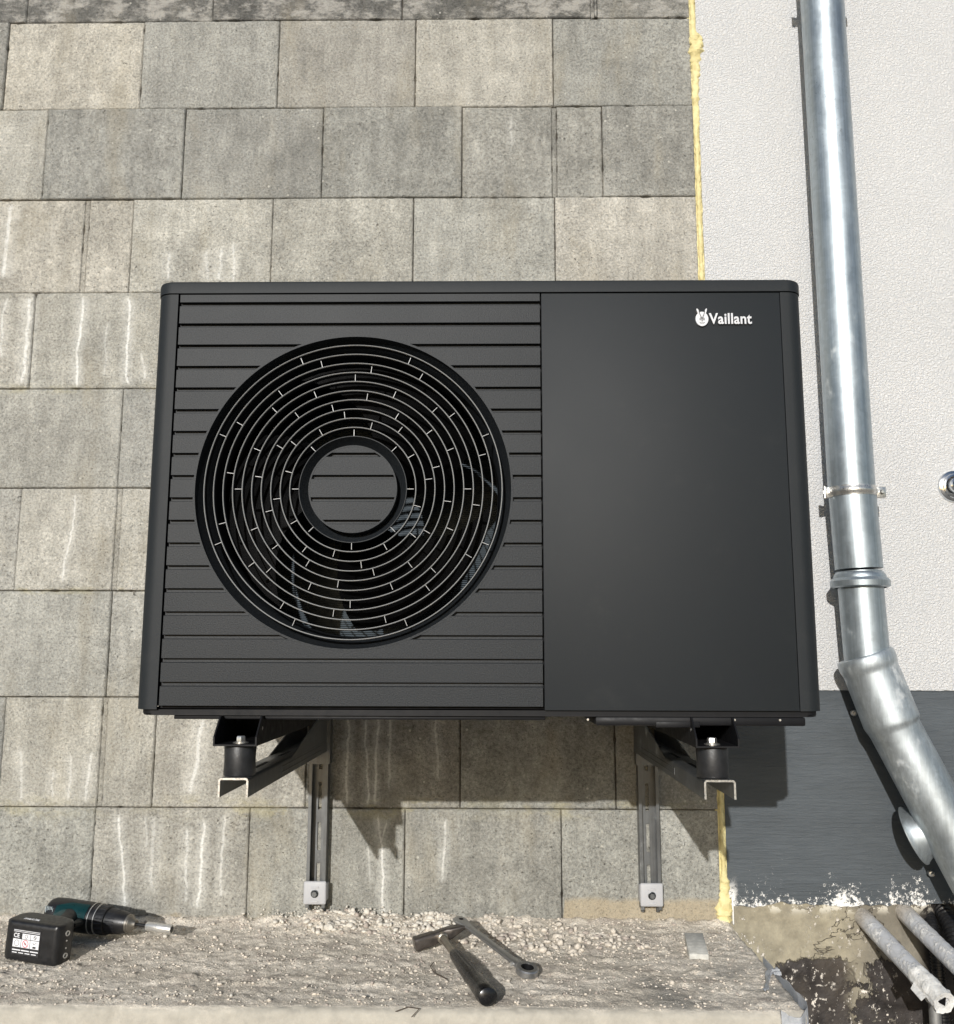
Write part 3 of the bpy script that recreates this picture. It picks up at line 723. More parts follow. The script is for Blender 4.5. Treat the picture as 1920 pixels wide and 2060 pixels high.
# base tray
bm = bmesh.new(); pl = rr_plan(X0+.008, X1-.006, YP+.006, -.29, .02, 6); prism(bm, pl, 'z', .5030, .5122)
bmesh.ops.bevel(bm, geom=[e for e in bm.edges if abs(e.verts[0].co.z-.503) < 1e-4 and abs(e.verts[1].co.z-.503) < 1e-4], offset=.003, segments=2, affect='EDGES')
part('base_tray', bm, M_blk)
bm = bmesh.new(); box(bm, .305, .905, YP+.012, -.34, .4965, .5028, .0015); part('tray_lip', bm, M_blk)
bm = bmesh.new(); box(bm, .984, 1.318, YP+.004, -.50, .4890, .5028, .003); box(bm, 1.08, 1.15, YP+.003, YP+.02, .4865, .4955, .001); part('cable_cover', bm, M_blk)
for x in (.972, 1.205, 1.277):
    bm = bmesh.new(); lathe(bm, (x, YP+.006, .4985), (0, -1, 0), [(0, 0), (0, .0022), (.003, .0018), (.003, 0)], 12); part('screw', bm, M_bolt)
# feet: folded steel rails running front to back, open upwards
YB = -.70
def foot(xa, xb):
    bm = bmesh.new(); th = .0025; yf, yb = -.733, -.30
    box(bm, xa, xb, yf, yb, .4585, .4585+th)
    for x in (xa, xb-th):
        prism(bm, [(yf, .4610), (yf, .4725), (yf+.030, .5025), (yb, .5025), (yb, .4610)], 'x', x, x+th)
    o = part('foot', bm, M_blk, False)
    xc = (xa+xb)/2
    bm = bmesh.new(); hexbolt(bm, (xc+.003*(1 if xc < .8 else -1), YB-.008, .4612), (0, 0, 1), .0075, .0095, .0125)
    b = obj('bolt', bm, M_bolt, hp); b.parent = o; b.matrix_parent_inverse = o.matrix_parent_inverse.copy(); b.parent = o
    b.matrix_parent_inverse = Matrix.Identity(4)
    for x in (xa-.0006, xb+.0006):
        bm = bmesh.new(); lathe(bm, (x, -.700, .4835), (1, 0, 0), [(-.0001, 0), (-.0001, .0032), (.0001, .0032), (.0001, 0)], 12)
        h = obj('foot_hole', bm, M_bolt); h.parent = o; h.matrix_parent_inverse = Matrix.Identity(4)
    return o
foot(.3835, .4520); foot(1.1345, 1.2020)
for o in list(bpy.data.objects):   # grand-children: same world place as built
    if o.parent is not None and o.parent.parent is hp: o.matrix_parent_inverse = Matrix.Identity(4)

# badge -------------------------------------------------------------
M_badge = simple('brushed silver badge', (.60, .60, .61), .35, .35, var=.05, nscale=300)
FZ = YP-.0030
mt = Matrix.Translation((1.1872, FZ, 1.1545)) @ Matrix.Rotation(PI/2, 4, 'X')
lg = text_mesh('badge_lettering', 'Vaillant', .0262, .0012, M_badge, hp, mt, .00060, .865); at(lg)
bm = bmesh.new()
pts = [(1.1745+.0108*math.cos(a), 1.1630+.0128*math.sin(a)*(1 if math.sin(a) < 0 else .98)) for a in [2*PI*k/32 for k in range(32)]]
prism(bm, pts, 'y', FZ-.0012, YP-.0002)
for s in (-1, 1):
    c = Vector((1.1745+s*.0052, 0, 1.1740)); pts = []
    for k in range(20):
        a = 2*PI*k/20; lx, ly = .0019*math.cos(a), .0078*math.sin(a); an = -s*R(24)
        pts.append((c.x+lx*math.cos(an)-ly*math.sin(an), c.z+lx*math.sin(an)+ly*math.cos(an)))
    prism(bm, pts, 'y', FZ-.0016, YP-.0006)
em = part('badge_emblem', bm, M_badge)
M_line = simple('badge engraving', (.06, .06, .06), .5)
bm = bmesh.new()
def stroke(pts, wd=.0007): tube(bm, [(x, FZ-.0016, z) for x, z in pts], wd*.8, 6)
X = 1.1745
for s in (-1, 1):
    stroke([(X+s*.0050, 1.1775), (X+s*.0036, 1.1715), (X+s*.0016, 1.1668), (X, 1.1625)], .0009)
    stroke([(X+s*.0020, 1.1640), (X+s*.0032, 1.1650), (X+s*.0040, 1.1625), (X+s*.0034, 1.1605), (X+s*.0022, 1.1612), (X+s*.0020, 1.1640)], .0006)
    stroke([(X, 1.1558), (X+s*.0022, 1.1552), (X+s*.0040, 1.1568)], .0006)
stroke([(X, 1.1630), (X, 1.1585)], .0010)
e = obj('badge_lines', bm, M_line); e.parent = em; e.matrix_parent_inverse = Matrix.Identity(4)

# ------------------------------------------------------------------ rubber mounts + wall brackets
for lab, xc in (('black rubber damper under the left foot of the heat pump', .4185), ('black rubber damper under the right foot of the heat pump', 1.1665)):
    bm = bmesh.new(); lathe(bm, (0, 0, 0), (0, 0, 1), [(0, 0), (0, .0245), (.002, .0252), (.024, .0243), (.0445, .0252), (.0470, .0240), (.0470, 0)], 40)
    o = obj('rubber_damper', bm, M_rub); o.location = (xc, YB, .4112); tag(o, lab, 'damper', 'rubber dampers between feet and bracket arms')
def bracket(lab, ra, rb, aa, ab, side):
    br = thing('wall_bracket', lab, 'bracket', 'galvanised brackets carrying the heat pump', loc=((ra+rb)/2, 0, .04))
    P = lambda n, bm, m, sm=False: at(obj(n, bm, m, br, sm))
    # vertical C rail, slotted
    bm = bmesh.new(); yb = -.0015; yf = -.031; zt, zb = 1.30, .040; th = .0022; lip = .0072
    box(bm, ra, ra+th, yf, yb, zb, zt); box(bm, rb-th, rb, yf, yb, zb, zt)
    box(bm, ra+th, ra+lip, yf, yf+th, zb, zt); box(bm, rb-lip, rb-th, yf, yf+th, zb, zt)
    zz = zb
    c0, c1 = ra+th, rb-th; xm0, xm1 = (ra+rb)/2-.004, (ra+rb)/2+.004
    box(bm, c0, xm0, yb-th, yb, zb, zt); box(bm, xm1, c1, yb-th, yb, zb, zt)
    k = 0
    while zz < zt-.09:
        z_a = zz+.028; box(bm, xm0, xm1, yb-th, yb, zz, z_a-.0); zz = z_a+.062; k += 1
    P('rail', bm, M_galv)
    for xx in (ra+.006, rb-.006):
        bm = bmesh.new(); lathe(bm, (xx, -.012, .032), (0, 0, 1), [(0, 0), (0, .0045), (.02, .0045)], 16); P('rail_tip', bm, M_galv, True)
    # cap plate
    xm = (ra+rb)/2
    bm = bmesh.new(); box(bm, xm-.0255, xm+.0255, -.040, -.0322, .0485, .0985, .004, 3)
    box(bm, xm-.0255, xm-.0225, -.0332, -.006, .055, .092, .001); box(bm, xm+.0225, xm+.0255, -.0332, -.006, .055, .092, .001)
    box(bm, xm-.008, xm+.008, -.0415, -.039, .0535, .0570, .0008); box(bm, xm-.009, xm+.009, -.0412, -.039, .084, .088, .0008)
    cp = P('clamp_plate', bm, M_cap, True)
    bm = bmesh.new(); hexbolt(bm, (xm, -.0400, .0725), (0, -1, 0), .0068, .006, .0088, .001)
    b = obj('bolt', bm, M_galv); b.parent = cp; b.matrix_parent_inverse = Matrix.Identity(4); b.matrix_parent_inverse = Matrix.Translation((0, 0, 0))
    # sleeve plate that hooks the arm on the rail
    bm = bmesh.new(); sa, sb = ra-.002, rb+.002
    prism(bm, [(sa, .353), (sb, .353), (sb, .50), (sa, .50)], 'y', -.0355, -.0330)
    box(bm, sa-.0022, sa, -.0355, -.004, .353, .50); box(bm, sb, sb+.0022, -.0355, -.004, .353, .50)
    P('sleeve_plate', bm, M_galv)
    # arm: inverted U channel with gusseted webs
    bm = bmesh.new(); th = .0030; yf = -.733; zt = .4105; zb = .3815; yw = -.0360
    r = .005
    # rounded channel section swept from front to wall
    def sec(xa, xb, o):
        pts = [(xa+o, zb)]
        for k in range(5): a = R(180-90*k/4); pts.append((xa+r+(r-o)*math.cos(a), zt-r+(r-o)*math.sin(a)))
        for k in range(5): a = R(90-90*k/4); pts.append((xb-r+(r-o)*math.cos(a), zt-r+(r-o)*math.sin(a)))
        pts.append((xb-o, zb)); return pts
    prism(bm, sec(aa, ab, 0)+sec(aa, ab, th)[::-1], 'y', yf, yw)
    for x in (aa, ab-th):   # gusset webs rising to the wall
        prism(bm, [(-.42, zt-.004), (yw, zt-.004), (yw, .470), (-.10, .470)], 'x', x+.0003, x+th-.0003)
    # pressed ribs on webs and slots on the flange
    for x, s in ((aa-.0006, 1), (ab+.0006, -1)):
        for (y0, z0, y1, z1) in ((-.50, .3905, -.10, .3905), (-.50, .3905, -.50, .4005), (-.50, .4005, -.10, .4005)):
            tube(bm, [(x+s*.0006, y0, z0), (x+s*.0006, y1, z1)], .0012, 8)
    for y0 in (-.60, -.42, -.22): box(bm, (aa+ab)/2-.0035, (aa+ab)/2+.0035, y0, y0+.09, zt-.0002, zt+.0004, mi=1)
    P('arm', bm, [M_galv, M_black], True)
    bm = bmesh.new(); prism(bm, sec(aa, ab, 0)+sec(aa, ab, th)[::-1], 'y', yf-.0008, yf-.0001); P('cut_edge', bm, M_bolt)
    bm = bmesh.new(); box(bm, (aa+ab)/2-.006, (aa+ab)/2+.006, -.716, -.690, zt-th-.003, zt-th-.0004, .0008); P('arm_nut', bm, M_bolt, True)
    return br
bracket('galvanised wall bracket below the louvred left half of the heat pump', .4020, .4450, .3945, .4415, 1)
bracket('galvanised wall bracket below the smooth right half, near the yellow foam', 1.1515, 1.1975, 1.1450, 1.1935, -1)
for o in list(bpy.data.objects):
    if o.parent is not None and o.parent.parent is not None and o.parent.parent.name.startswith('wall_bracket'): o.matrix_parent_inverse = Matrix.Identity(4)

# ------------------------------------------------------------------ drainpipe
dp = thing('drainpipe', 'galvanised round downpipe with angled lower elbow on the white rendered wall', 'downpipe', loc=(1.655, -.09, .6))
P = lambda n, bm, m, sm=True: at(obj(n, bm, m, dp, sm))
def axis(z): return Vector((1.6488 + max(0, (1.0-z))*.030, -.090, z))
bm = bmesh.new(); zs = [3.2, 2.6, 2.2, 1.8, 1.4, 1.0, .80, .795]
tube(bm, [axis(z) for z in zs], [.0515]*7+[.0515], 64)
P('upper_pipe', bm, M_zinc)
bm = bmesh.new(); a = axis(.77); lathe(bm, (a.x, a.y, .7550), (0, 0, 1), [(-.003, .056), (0, .0640), (.012, .0648), (.0185, .0600), (.0195, .0565), (.025, .0560), (.030, .0530), (.032, .0512)], 64); P('collar', bm, M_zinc)
bm = bmesh.new(); tube(bm, [axis(z) for z in (.79, .70, .60, .55)], .0488, 64); P('lower_pipe', bm, M_zinc)
# elbow
s0 = Vector((1.6600, -.0900, .5960)); s1 = Vector((1.7770, -.125, .2700)); d = (s1-s0).normalized()
EP = [(.000, .0570), (.001, .0602), (.004, .0622), (.012, .0634), (.022, .0632), (.029, .0616), (.034, .0598), (.040, .0594), (.060, .0600), (.110, .0602), (.146, .0604), (.152, .0606), (.158, .0596), (.164, .0566), (.172, .0554), (.20, .0552), (.60, .0552)]
q0 = Vector((1.6555, -.0900, .6020)); q2 = q0+Vector((.325, -.06, -1)).normalized()*.165; q3 = q2+Vector((.445, -.10, -1)).normalized()
def epos(s_): return q0+(q2-q0)*(s_/.165) if s_ < .165 else q2+(q3-q2)*(s_-.165)
bm = bmesh.new(); tube(bm, [epos(a) for a, b in EP], [b for a, b in EP], 72)
P('elbow_pipe', bm, M_zinc2)
bm = bmesh.new(); c0 = epos(.395)+Vector((0, .020, 0)); n_ = Vector((-.80, .50, -.42)).normalized()
lathe(bm, c0, n_, [(.0, .030), (.020, .040), (.040, .050), (.056, .0570), (.062, .0610), (.064, .0635), (.067, .0635), (.068, .0610), (.067, .05), (.066, 0)], 64); P('side_inlet', bm, M_zinc2)
# clamp
def clamp(z, nm=0):
    a = axis(z); bm = bmesh.new()
    pr = [(-.011, .0517), (-.0115, .0528), (-.006, .0532), (-.004, .0545), (.004, .0545), (.006, .0532), (.0115, .0528), (.011, .0517)]
    lathe(bm, a, (0, 0, 1), pr, 64, close=True)
    box(bm, a.x-.0665, a.x-.050, a.y-.0035, a.y+.0015, z-.0125, z+.0125, .0008); box(bm, a.x+.050, a.x+.0755, a.y-.006, a.y-.001, z-.0125, z+.0125, .0008)
    box(bm, a.x+.050, a.x+.0755, a.y+.002, a.y+.006, z-.0125, z+.0125, .0008)
    lathe(bm, (a.x, -.038, z), (0, 1, 0), [(0, 0), (0, .005), (.045, .005)], 16)
    cl = P('pipe_clamp', bm, M_bolt)
    bm = bmesh.new(); lathe(bm, (a.x-.063, a.y-.001, z-.0135), (0, 0, 1), [(0, 0), (0, .0042), (.010, .0042), (.0105, .0030), (.0165, .0030), (.017, .0042), (.027, .0042), (.027, 0)], 14)
    b = obj('clamp_hinge', bm, M_bolt); b.parent = cl; b.matrix_parent_inverse = Matrix.Identity(4); bm = bmesh.new()
    hexbolt(bm, (a.x+.0655, a.y-.006, z), (0, -1, 0), .0042, .005, .0055)
    b = obj('clamp_screw', bm, M_bolt); b.parent = cl; b.matrix_parent_inverse = Matrix.Identity(4)
clamp(.9720); clamp(2.262)
for o in list(bpy.data.objects):
    if o.parent is not None and o.parent.parent is dp: o.matrix_parent_inverse = Matrix.Identity(4)
# wall screws behind the elbow
for lab, (x, y, z) in (('small metal screw end beside the elbow top on the grey plinth', (1.6560, -.012, .4700)), ('small metal screw end low beside the elbow on the grey plinth', (1.808, -.012, .1180))):
    bm = bmesh.new(); lathe(bm, (0, .014, 0), (-.2, -1, 0), [(0, .004), (.012, .004), (.013, .007), (.019, .0075), (.024, .006), (.025, .003), (.034, .003), (.034, 0)], 10)
    o = obj('wall_screw', bm, M_bolt); o.location = (x, y, z); tag(o, lab, 'screw', 'screw ends beside the drainpipe elbow')
# rosette of an outside tap, at the right edge
rs = thing('tap_rosette', 'round chrome pipe rosette on the white wall right of the drainpipe', 'rosette', loc=(1.928, -.001, 1.002))
bm = bmesh.new(); lathe(bm, (0, 0, 0), (0, -1, 0), [(0, .0385), (.003, .0385), (.006, .0370), (.0085, .0320), (.009, .0300), (.0105, .0290), (.0115, .0240), (.012, .0235)], 64); obj('rosette_disc', bm, M_chrome, rs)
bm = bmesh.new(); lathe(bm, (0, 0, 0), (0, -1, 0), [(.004, .021), (.018, .0205), (.024, .0185), (.026, .015), (.060, .014), (.062, .012), (.062, 0)], 48); obj('pipe_stub', bm, M_chrome, rs)

# ------------------------------------------------------------------ conduits out of the foundation
t = NT('grey pvc with plaster splashes'); n = t.noise(42, 6, .75, None, .3); mk = t.M('MULTIPLY', t.ramp(n, .47, .60), t.ramp(t.noise(110, 4, .75), .36, .52))
dirt = t.ramp(t.xyz()[1], -.05, .0, 0, .75)
cc = t.mix(mk, (.46, .47, .49), (.80, .79, .77)); cc = t.mix(dirt, cc, (.40, .35, .28))
M_pvc = t.fin(cc, t.ramp(mk, 0, 1, .45, .85), 0, t.bump(t.M('ADD', mk, t.M('MULTIPLY', t.noise(90, 3), .6)), .8, .0022), .4)
def conduit(name, lab, a, b, r):
    th = thing(name, lab, 'pipe', 'grey pipes coming out of the foundation', loc=a)
    a = Vector(a); b = Vector(b); pts = [a+(b-a)*(i/40) for i in range(41)]
    bm = bmesh.new(); rings = tube(bm, pts, r, 28, False, 1, .0012, ns=90)
    inn = tube(bm, [pts[-1], pts[-1]-(b-a).normalized()*.03], r*.72, 28, True)
    for k in range(28):
        pass
    at(obj('pipe_body', bm, M_pvc, th)); return th, (b-a).normalized()
th, dd = conduit('conduit', 'splashed grey pipe left in the pair, its open end wrapped in torn tape', (1.6535, .03, .022), (1.6985, -.262, -.066), .0195)
# torn tape at the open end
bm = bmesh.new(); e = Vector((1.6985, -.262, -.066)); dirv = dd
fr = frames([e-dirv*.09, e])
u_, v_ = fr[0][1], fr[0][2]; rings = []
for i in range(13):
    s_ = -.085+.092*i/12; ring = []
    for k in range(36):
        a = 2*PI*k/36; r = .0212+.0030*mn.noise(Vector((a*2.5, i*.5, 0)))+(.0045*abs(mn.noise(Vector((a*4, i*.9, 4)))) if i > 3 else 0)
        if i == 0: r = .0198
        p = e+dirv*(s_+(.012*mn.noise(Vector((math.cos(a)*2, math.sin(a)*2, 3))) if i == 0 else 0))+u_*r*math.cos(a)+v_*r*math.sin(a)
        ring.append(bm.verts.new(p))
    rings.append(ring)
inner = [bm.verts.new(e+dirv*.004+u_*.0125*math.cos(2*PI*k/36)*(.8 if k % 12 < 6 else 1)+v_*.011*math.sin(2*PI*k/36)) for k in range(36)]
deep = [bm.verts.new(v.co-dirv*.03) for v in inner]
rings += [inner, deep]
for A, B in zip(rings, rings[1:]):
    for k in range(36): bm.faces.new((A[k], A[(k+1) % 36], B[(k+1) % 36], B[k]))
for s_ in (-1, 1):   # loose flaps
    base = e-dirv*.06+u_*.0215*s_; q = [base, base+dirv*.045+u_*.004*s_, base+dirv*.05+u_*.016*s_+v_*.004, base+dirv*.01+u_*.013*s_+v_*.006]
    vv = [bm.verts.new(p) for p in q]; vw = [bm.verts.new(p+v_*.0012) for p in q]; bm.faces.new(vv); bm.faces.new(vw[::-1])
    for i in range(4): bm.faces.new((vv[i], vv[(i+1) % 4], vw[(i+1) % 4], vw[i]))
t = NT('white torn tape'); M_tape = t.fin(t.hsv((.74, .73, .70), t.ramp(t.noise(60, 4), .3, .7, .8, 1.12, False)), .6, 0, t.bump(t.noise(130, 4, .6, None, .7), .8, .003))
at(obj('tape_wrap', bm, M_tape, th))
bm = bmesh.new(); tube(bm, [e+dirv*.0008, e+dirv*.0024], .0108, 3); at(obj('dark_bore', bm, M_black, th))
conduit('conduit', 'splashed grey pipe right in the pair, running out of the frame', (1.7465, .03, .034), (1.790, -.30, -.064), .0195)
# corrugated hoses
M_cor = simple('black corrugated plastic', (.012, .012, .013), .35)
def hose(lab, pts, r, p_):
    P_ = [Vector(p) for p in pts]; L = []; 
    # resample
    seg = []; 
    for a, b in zip(P_, P_[1:]):
        m = max(1, int((b-a).length/(p_/6)))
        for i in range(m): seg.append(a+(b-a)*(i/m))
    seg.append(P_[-1])
    rad = []; dl = 0
    for i, q in enumerate(seg):
        if i: dl += (q-seg[i-1]).length
        rad.append(r*(1+.09*(1 if math.sin(2*PI*dl/p_) > -.1 else -1)))
    bm = bmesh.new(); tube(bm, seg, rad, 24); tag(obj('corrugated_hose', bm, M_cor, smooth=False), lab, 'hose', 'black corrugated hoses at the right edge')
def bez(a, b, c, d_, n=24): return [Vector(a)*(1-u)**3+Vector(b)*3*u*(1-u)**2+Vector(c)*3*u*u*(1-u)+Vector(d_)*u**3 for u in [i/n for i in range(n+1)]]
hose('black corrugated hose hugging the foundation behind the right grey pipe', bez((1.815, .05, .02), (1.805, -.02, .01), (1.80, -.03, -.05), (1.802, -.04, -.55)), .013, .0068)
hose('thicker black corrugated hose at the far right edge', bez((1.845, .04, .03), (1.845, -.04, .01), (1.845, -.07, -.06), (1.800, -.13, -.60)), .0175, .0085)
bm = bmesh.new(); tube(bm, [(1.772, -.06, -.110), (1.772, -.06, -.60)], .0125, 24); tag(obj('stub_pipe', bm, mat_zinc('dull pipe', (.3, .3, .29), .5)), 'thin dull vertical pipe below the taped grey pipe end', 'pipe')

# ------------------------------------------------------------------ plastic film on the ledge corner
t = NT('milky plastic film'); M_film = t.fin(t.hsv((.72, .74, .77), t.ramp(t.noise(20, 4), .3, .7, .85, 1.1, False)), .32, 0, t.bump(t.noise(28, 5, .55, None, 1.), .6, .006), .6)
film = thing('plastic_film', 'crumpled milky plastic film draped over the right corner of the ledge', 'plastic sheet', loc=(1.352, -.40, 0))
bm = bmesh.new(); rings = []
for i in range(41):      # along the side edge then round the front corner
    u = i/40; 
    if u < .6: q = Vector((1.356, -.235-.27*(u/.6), 0)); nrm = Vector((1, 0, 0))
    else: k = (u-.6)/.4; q = Vector((1.356-.052*k, -.505-.022*min(1, k*3), 0)); nrm = Vector((.3, -1, 0)).normalized()
    col = []
    for j in range(17):
        v = j/16; drop = (.010 - .38*v) if u > .3 else .006-.38*v*(.12+.88*(u/.3))
        if u >= .6: drop -= .012*math.sin((u-.6)/.4*PI)
        am = .002+.013*v*min(1, u*1.6)
        p = q+nrm*(.003+am*(1+fbm(u*6, v*3, 2)))+Vector((0, 0, drop+.004*fbm(u*9, 3, v)))
        col.append(bm.verts.new(p))
    rings.append(col)
for A, B in zip(rings, rings[1:]):
    for j in range(16): bm.faces.new((A[j], A[j+1], B[j+1], B[j]))
bmesh.ops.solidify(bm, geom=bm.faces[:], thickness=.0006)
at(obj('film_drape', bm, M_film, film))
bm = bmesh.new(); rings = []
for i in range(15):
    u = i/14; q = Vector((1.362-.055*u, -.335-.075*u+.02*math.sin(u*5), 0)); col = []
    for j in range(9):
        v = j/8; hw = .016*(1-.7*u)+.002
        x = q.x+.006*mn.noise(Vector((u*4, v*3, 1))); y = q.y+(v-.5)*2*hw
        col.append(bm.verts.new((x, y, lz(x, y)+.004+.006*abs(mn.noise(Vector((u*5, v*4, 6))))+.006*math.sin(v*PI)*(1-u))))
    rings.append(col)
for A, B in zip(rings, rings[1:]):
    for j in range(8): bm.faces.new((A[j], A[j+1], B[j+1], B[j]))
bmesh.ops.solidify(bm, geom=bm.faces[:], thickness=.0006)
at(obj('film_flap', bm, M_film, film))

# ------------------------------------------------------------------ cordless drill, lying on its side
M_dk = simple('dusty black plastic', (.010, .010, .011), .38, var=.5, nscale=70, bs=.3, bscale=500)
M_teal = simple('teal plastic', (.006, .055, .060), .35, var=.15, nscale=60)
M_silver = simple('silver ring', (.62, .61, .58), .35, .7)
M_nose = simple('worn steel nose', (.24, .225, .20), .42, .9)
dr = thing('cordless_drill', 'teal and black cordless drill lying on its side with silver socket bit', 'drill', loc=(-.147, -.098, .006)); dr.rotation_euler = (Matrix.Rotation(-R(12), 3, 'Z') @ Matrix.Rotation(R(3.4), 3, 'Y')).to_euler(); dr.location.z = .012
D = lambda n, bm, m, sm=True: obj(n, bm, m, dr, sm)
ZC = .034
def rev(bm, prof, ax=(1, 0, 0), o=(0, 0, ZC), n=48): lathe(bm, o, ax, prof, n)
bm = bmesh.new(); rev(bm, [(0, 0), (.001, .012), (.004, .021), (.010, .0285), (.018, .0315), (.030, .0322), (.100, .0322), (.112, .0315), (.118, .031), (.118, 0)]); D('motor_housing', bm, M_dk)
# teal side shells
bm = bmesh.new()
rg = []
for i in range(16):
    x = .036+.074*i/15; hh = .32+.42*min(1, i/6.) ; ring = []
    for k in range(13):
        a = R(208)+R(62)*(k/12-.5)*hh*1.7; ring.append(bm.verts.new((x, .0330*math.cos(a)*1.0, ZC+.0330*math.sin(-a)*1.0)))
    rg.append(ring)
for A, B in zip(rg, rg[1:]):
    for k in range(12): bm.faces.new((A[k], A[k+1], B[k+1], B[k]))
bmesh.ops.solidify(bm, geom=bm.faces[:], thickness=.0012)
D('side_shell', bm, M_teal)
# handle: leaves the body towards the camera (local -y)
bm = bmesh.new(); tube(bm, [(.070, -.018, ZC), (.074, -.045, ZC), (.080, -.070, ZC), (.088, -.098, ZC), (.095, -.118, ZC)], [.027, .0225, .0195, .020, .027], 28, sq=.82)
D('handle', bm, M_dk)
bm = bmesh.new(); tube(bm, [(.060, -.022, ZC+.003), (.064, -.05, ZC+.003), (.072, -.08, ZC+.002), (.078, -.102, ZC+.002)], [.020, .019, .017, .018], 24, sq=.85); D('handle_shell', bm, M_teal)
bm = bmesh.new(); tube(bm, [(.098, -.030, ZC), (.104, -.040, ZC), (.102, -.056, ZC)], [.010, .010, .007], 16, sq=.8); D('trigger', bm, M_dk)
# gearbox, clutch, chuck
bm = bmesh.new(); rev(bm, [(.1175, 0), (.1175, .0305), (.128, .0300), (.128, 0)]); D('gearbox', bm, M_dk)
bm = bmesh.new(); rev(bm, [(.1155, .0300), (.1155, .0327), (.1170, .0327), (.1170, .0300)]); rev(bm, [(.1285, .0290), (.1285, .0318), (.1300, .0318), (.1300, .0290)]); D('trim_ring', bm, M_silver)
bm = bmesh.new(); rev(bm, [(.130, 0), (.130, .0295), (.150, .0288), (.151, .0270), (.151, 0)])
for k in range(18):
    a = 2*PI*k/18; tube(bm, [(.132, .0290*math.cos(a), ZC+.0290*math.sin(a)), (.149, .0285*math.cos(a), ZC+.0285*math.sin(a))], .0014, 6)
D('torque_collar', bm, M_dk)
bm = bmesh.new(); rev(bm, [(.1515, 0), (.1515, .0258), (.166, .0252), (.186, .0222), (.196, .0200), (.196, 0)])
for k in range(26):
    a = 2*PI*k/26; tube(bm, [(.154, .0254*math.cos(a), ZC+.0254*math.sin(a)), (.174, .0240*math.cos(a), ZC+.0240*math.sin(a))], .0009, 5)
D('chuck_sleeve', bm, M_dk)
bm = bmesh.new(); rev(bm, [(.196, 0), (.196, .0192), (.2005, .0188), (.201, .0172), (.204, .0160), (.206, .0130), (.212, .0100), (.215, .0085), (.215, 0)]); D('chuck_nose', bm, M_nose)
bm = bmesh.new(); rev(bm, [(.215, 0), (.215, .0038), (.243, .0038), (.243, 0)], n=12); D('bit_shank', bm, M_dk)
bm = bmesh.new(); rev(bm, [(.240, 0), (.240, .0080), (.242, .0092), (.262, .0092), (.2625, .0096), (.265, .0096), (.2655, .0092), (.298, .0092), (.299, .0086), (.299, .0066), (.280, .0066), (.280, 0)], n=40); D('socket_bit', bm, M_silver)
bm = bmesh.new(); rev(bm, [(.281, 0), (.281, .0064), (.2815, .0064), (.2815, 0)], n=24); D('socket_bore', bm, M_black)
# battery
bm = bmesh.new()
pts = [(.050, -.122), (.060, -.114), (.128, -.114), (.150, -.120), (.160, -.132), (.162, -.158), (.156, -.172), (.058, -.172), (.046, -.164), (.044, -.135)]
prism(bm, pts, 'z', .001, .067); bmesh.ops.bevel(bm, geom=bm.edges[:], offset=.0085, segments=4, affect='EDGES', profile=.6); bat = D('battery', bm, M_dk); bat.scale = (1.10, 1.13, 1.15); bat.location = (-.0105, .005, -.004)
bm = bmesh.new(); prism(bm, [(.062, -.100), (.120, -.100), (.128, -.116), (.056, -.116)], 'z', .006, .062); bmesh.ops.bevel(bm, geom=bm.edges[:], offset=.003, segments=2, affect='EDGES'); D('battery_seat', bm, M_dk)
def sub(n, bm, m, par, sm=False):
    o = obj(n, bm, m, par, sm); return o
YL = -.1722
bm = bmesh.new(); box(bm, .068, .124, YL-.0006, YL, .014, .055); st = sub('sticker', bm, simple('black sticker', (.03, .03, .032), .4), bat)
M_wh = simple('white print', (.72, .72, .74), .5, var=.05); M_red = simple('red print', (.55, .10, .12), .5); M_pk = simple('black print', (.02, .02, .02), .5)
bm = bmesh.new(); y1 = YL-.0010; y0 = YL-.0005
for (a, b, c, d_) in ((.0695, .0855, .026, .0390), (.0865, .1040, .026, .0390), (.1050, .1225, .026, .0390), (.0875, .1040, .040, .0485), (.1050, .1225, .040, .0485)): box(bm, a, b, y1, y0, c, d_)
for i in range(3): box(bm, .0695+i*.0185, .0865+i*.018, y1, y0, .0205, .0222)
for i in range(2): box(bm, .0695, .1225, y1, y0, .0505+.0022*i, .0513+.0022*i)
for i in range(4): box(bm, .070+i*.013, .080+i*.013, y1, y0, .0165, .0178)
lab1 = sub('sticker_print', bm, M_wh, bat)
def ringb(bm, c, r, w_): 
    lathe(bm, (c[0], 0, c[1]), (0, 1, 0), [(y1-.0003, r-w_), (y1-.0003, r), (y1, r), (y1, r-w_)], 24, close=True)
bm = bmesh.new(); ringb(bm, (.0953, .0325), .0062, .0010); tube(bm, [(.0910, y1-.0002, .0368), (.0996, y1-.0002, .0282)], .0006, 6); sub('warning_ring', bm, M_red, bat)
bm = bmesh.new(); ringb(bm, (.0775, .0325), .0050, .0006); ringb(bm, (.0958, .0443), .0030, .0006); ringb(bm, (.1138, .0443), .0030, .0006)
tube(bm, [(.1118, y1-.0002, .0464), (.1158, y1-.0002, .0422)], .0005, 5); tube(bm, [(.110, y1-.0002, .0365), (.1125, y1-.0002, .0330), (.1175, y1-.0002, .0365)], .0004, 5); box(bm, .1105, .1170, y1-.0003, y1, .0270, .0300)
box(bm, .0930, .0972, y1-.0003, y1, .0315, .0335)
sub('pictograms', bm, M_pk, bat)
tm = Matrix.Translation((.0700, YL-.0009, .0415)) @ Matrix.Rotation(PI/2, 4, 'X'); text_mesh('mark', 'CE', .0095, .0002, M_wh, bat, tm, .0002)
tm = Matrix.Translation((.0900, YL-.0009, .0158)) @ Matrix.Rotation(PI/2, 4, 'X'); 
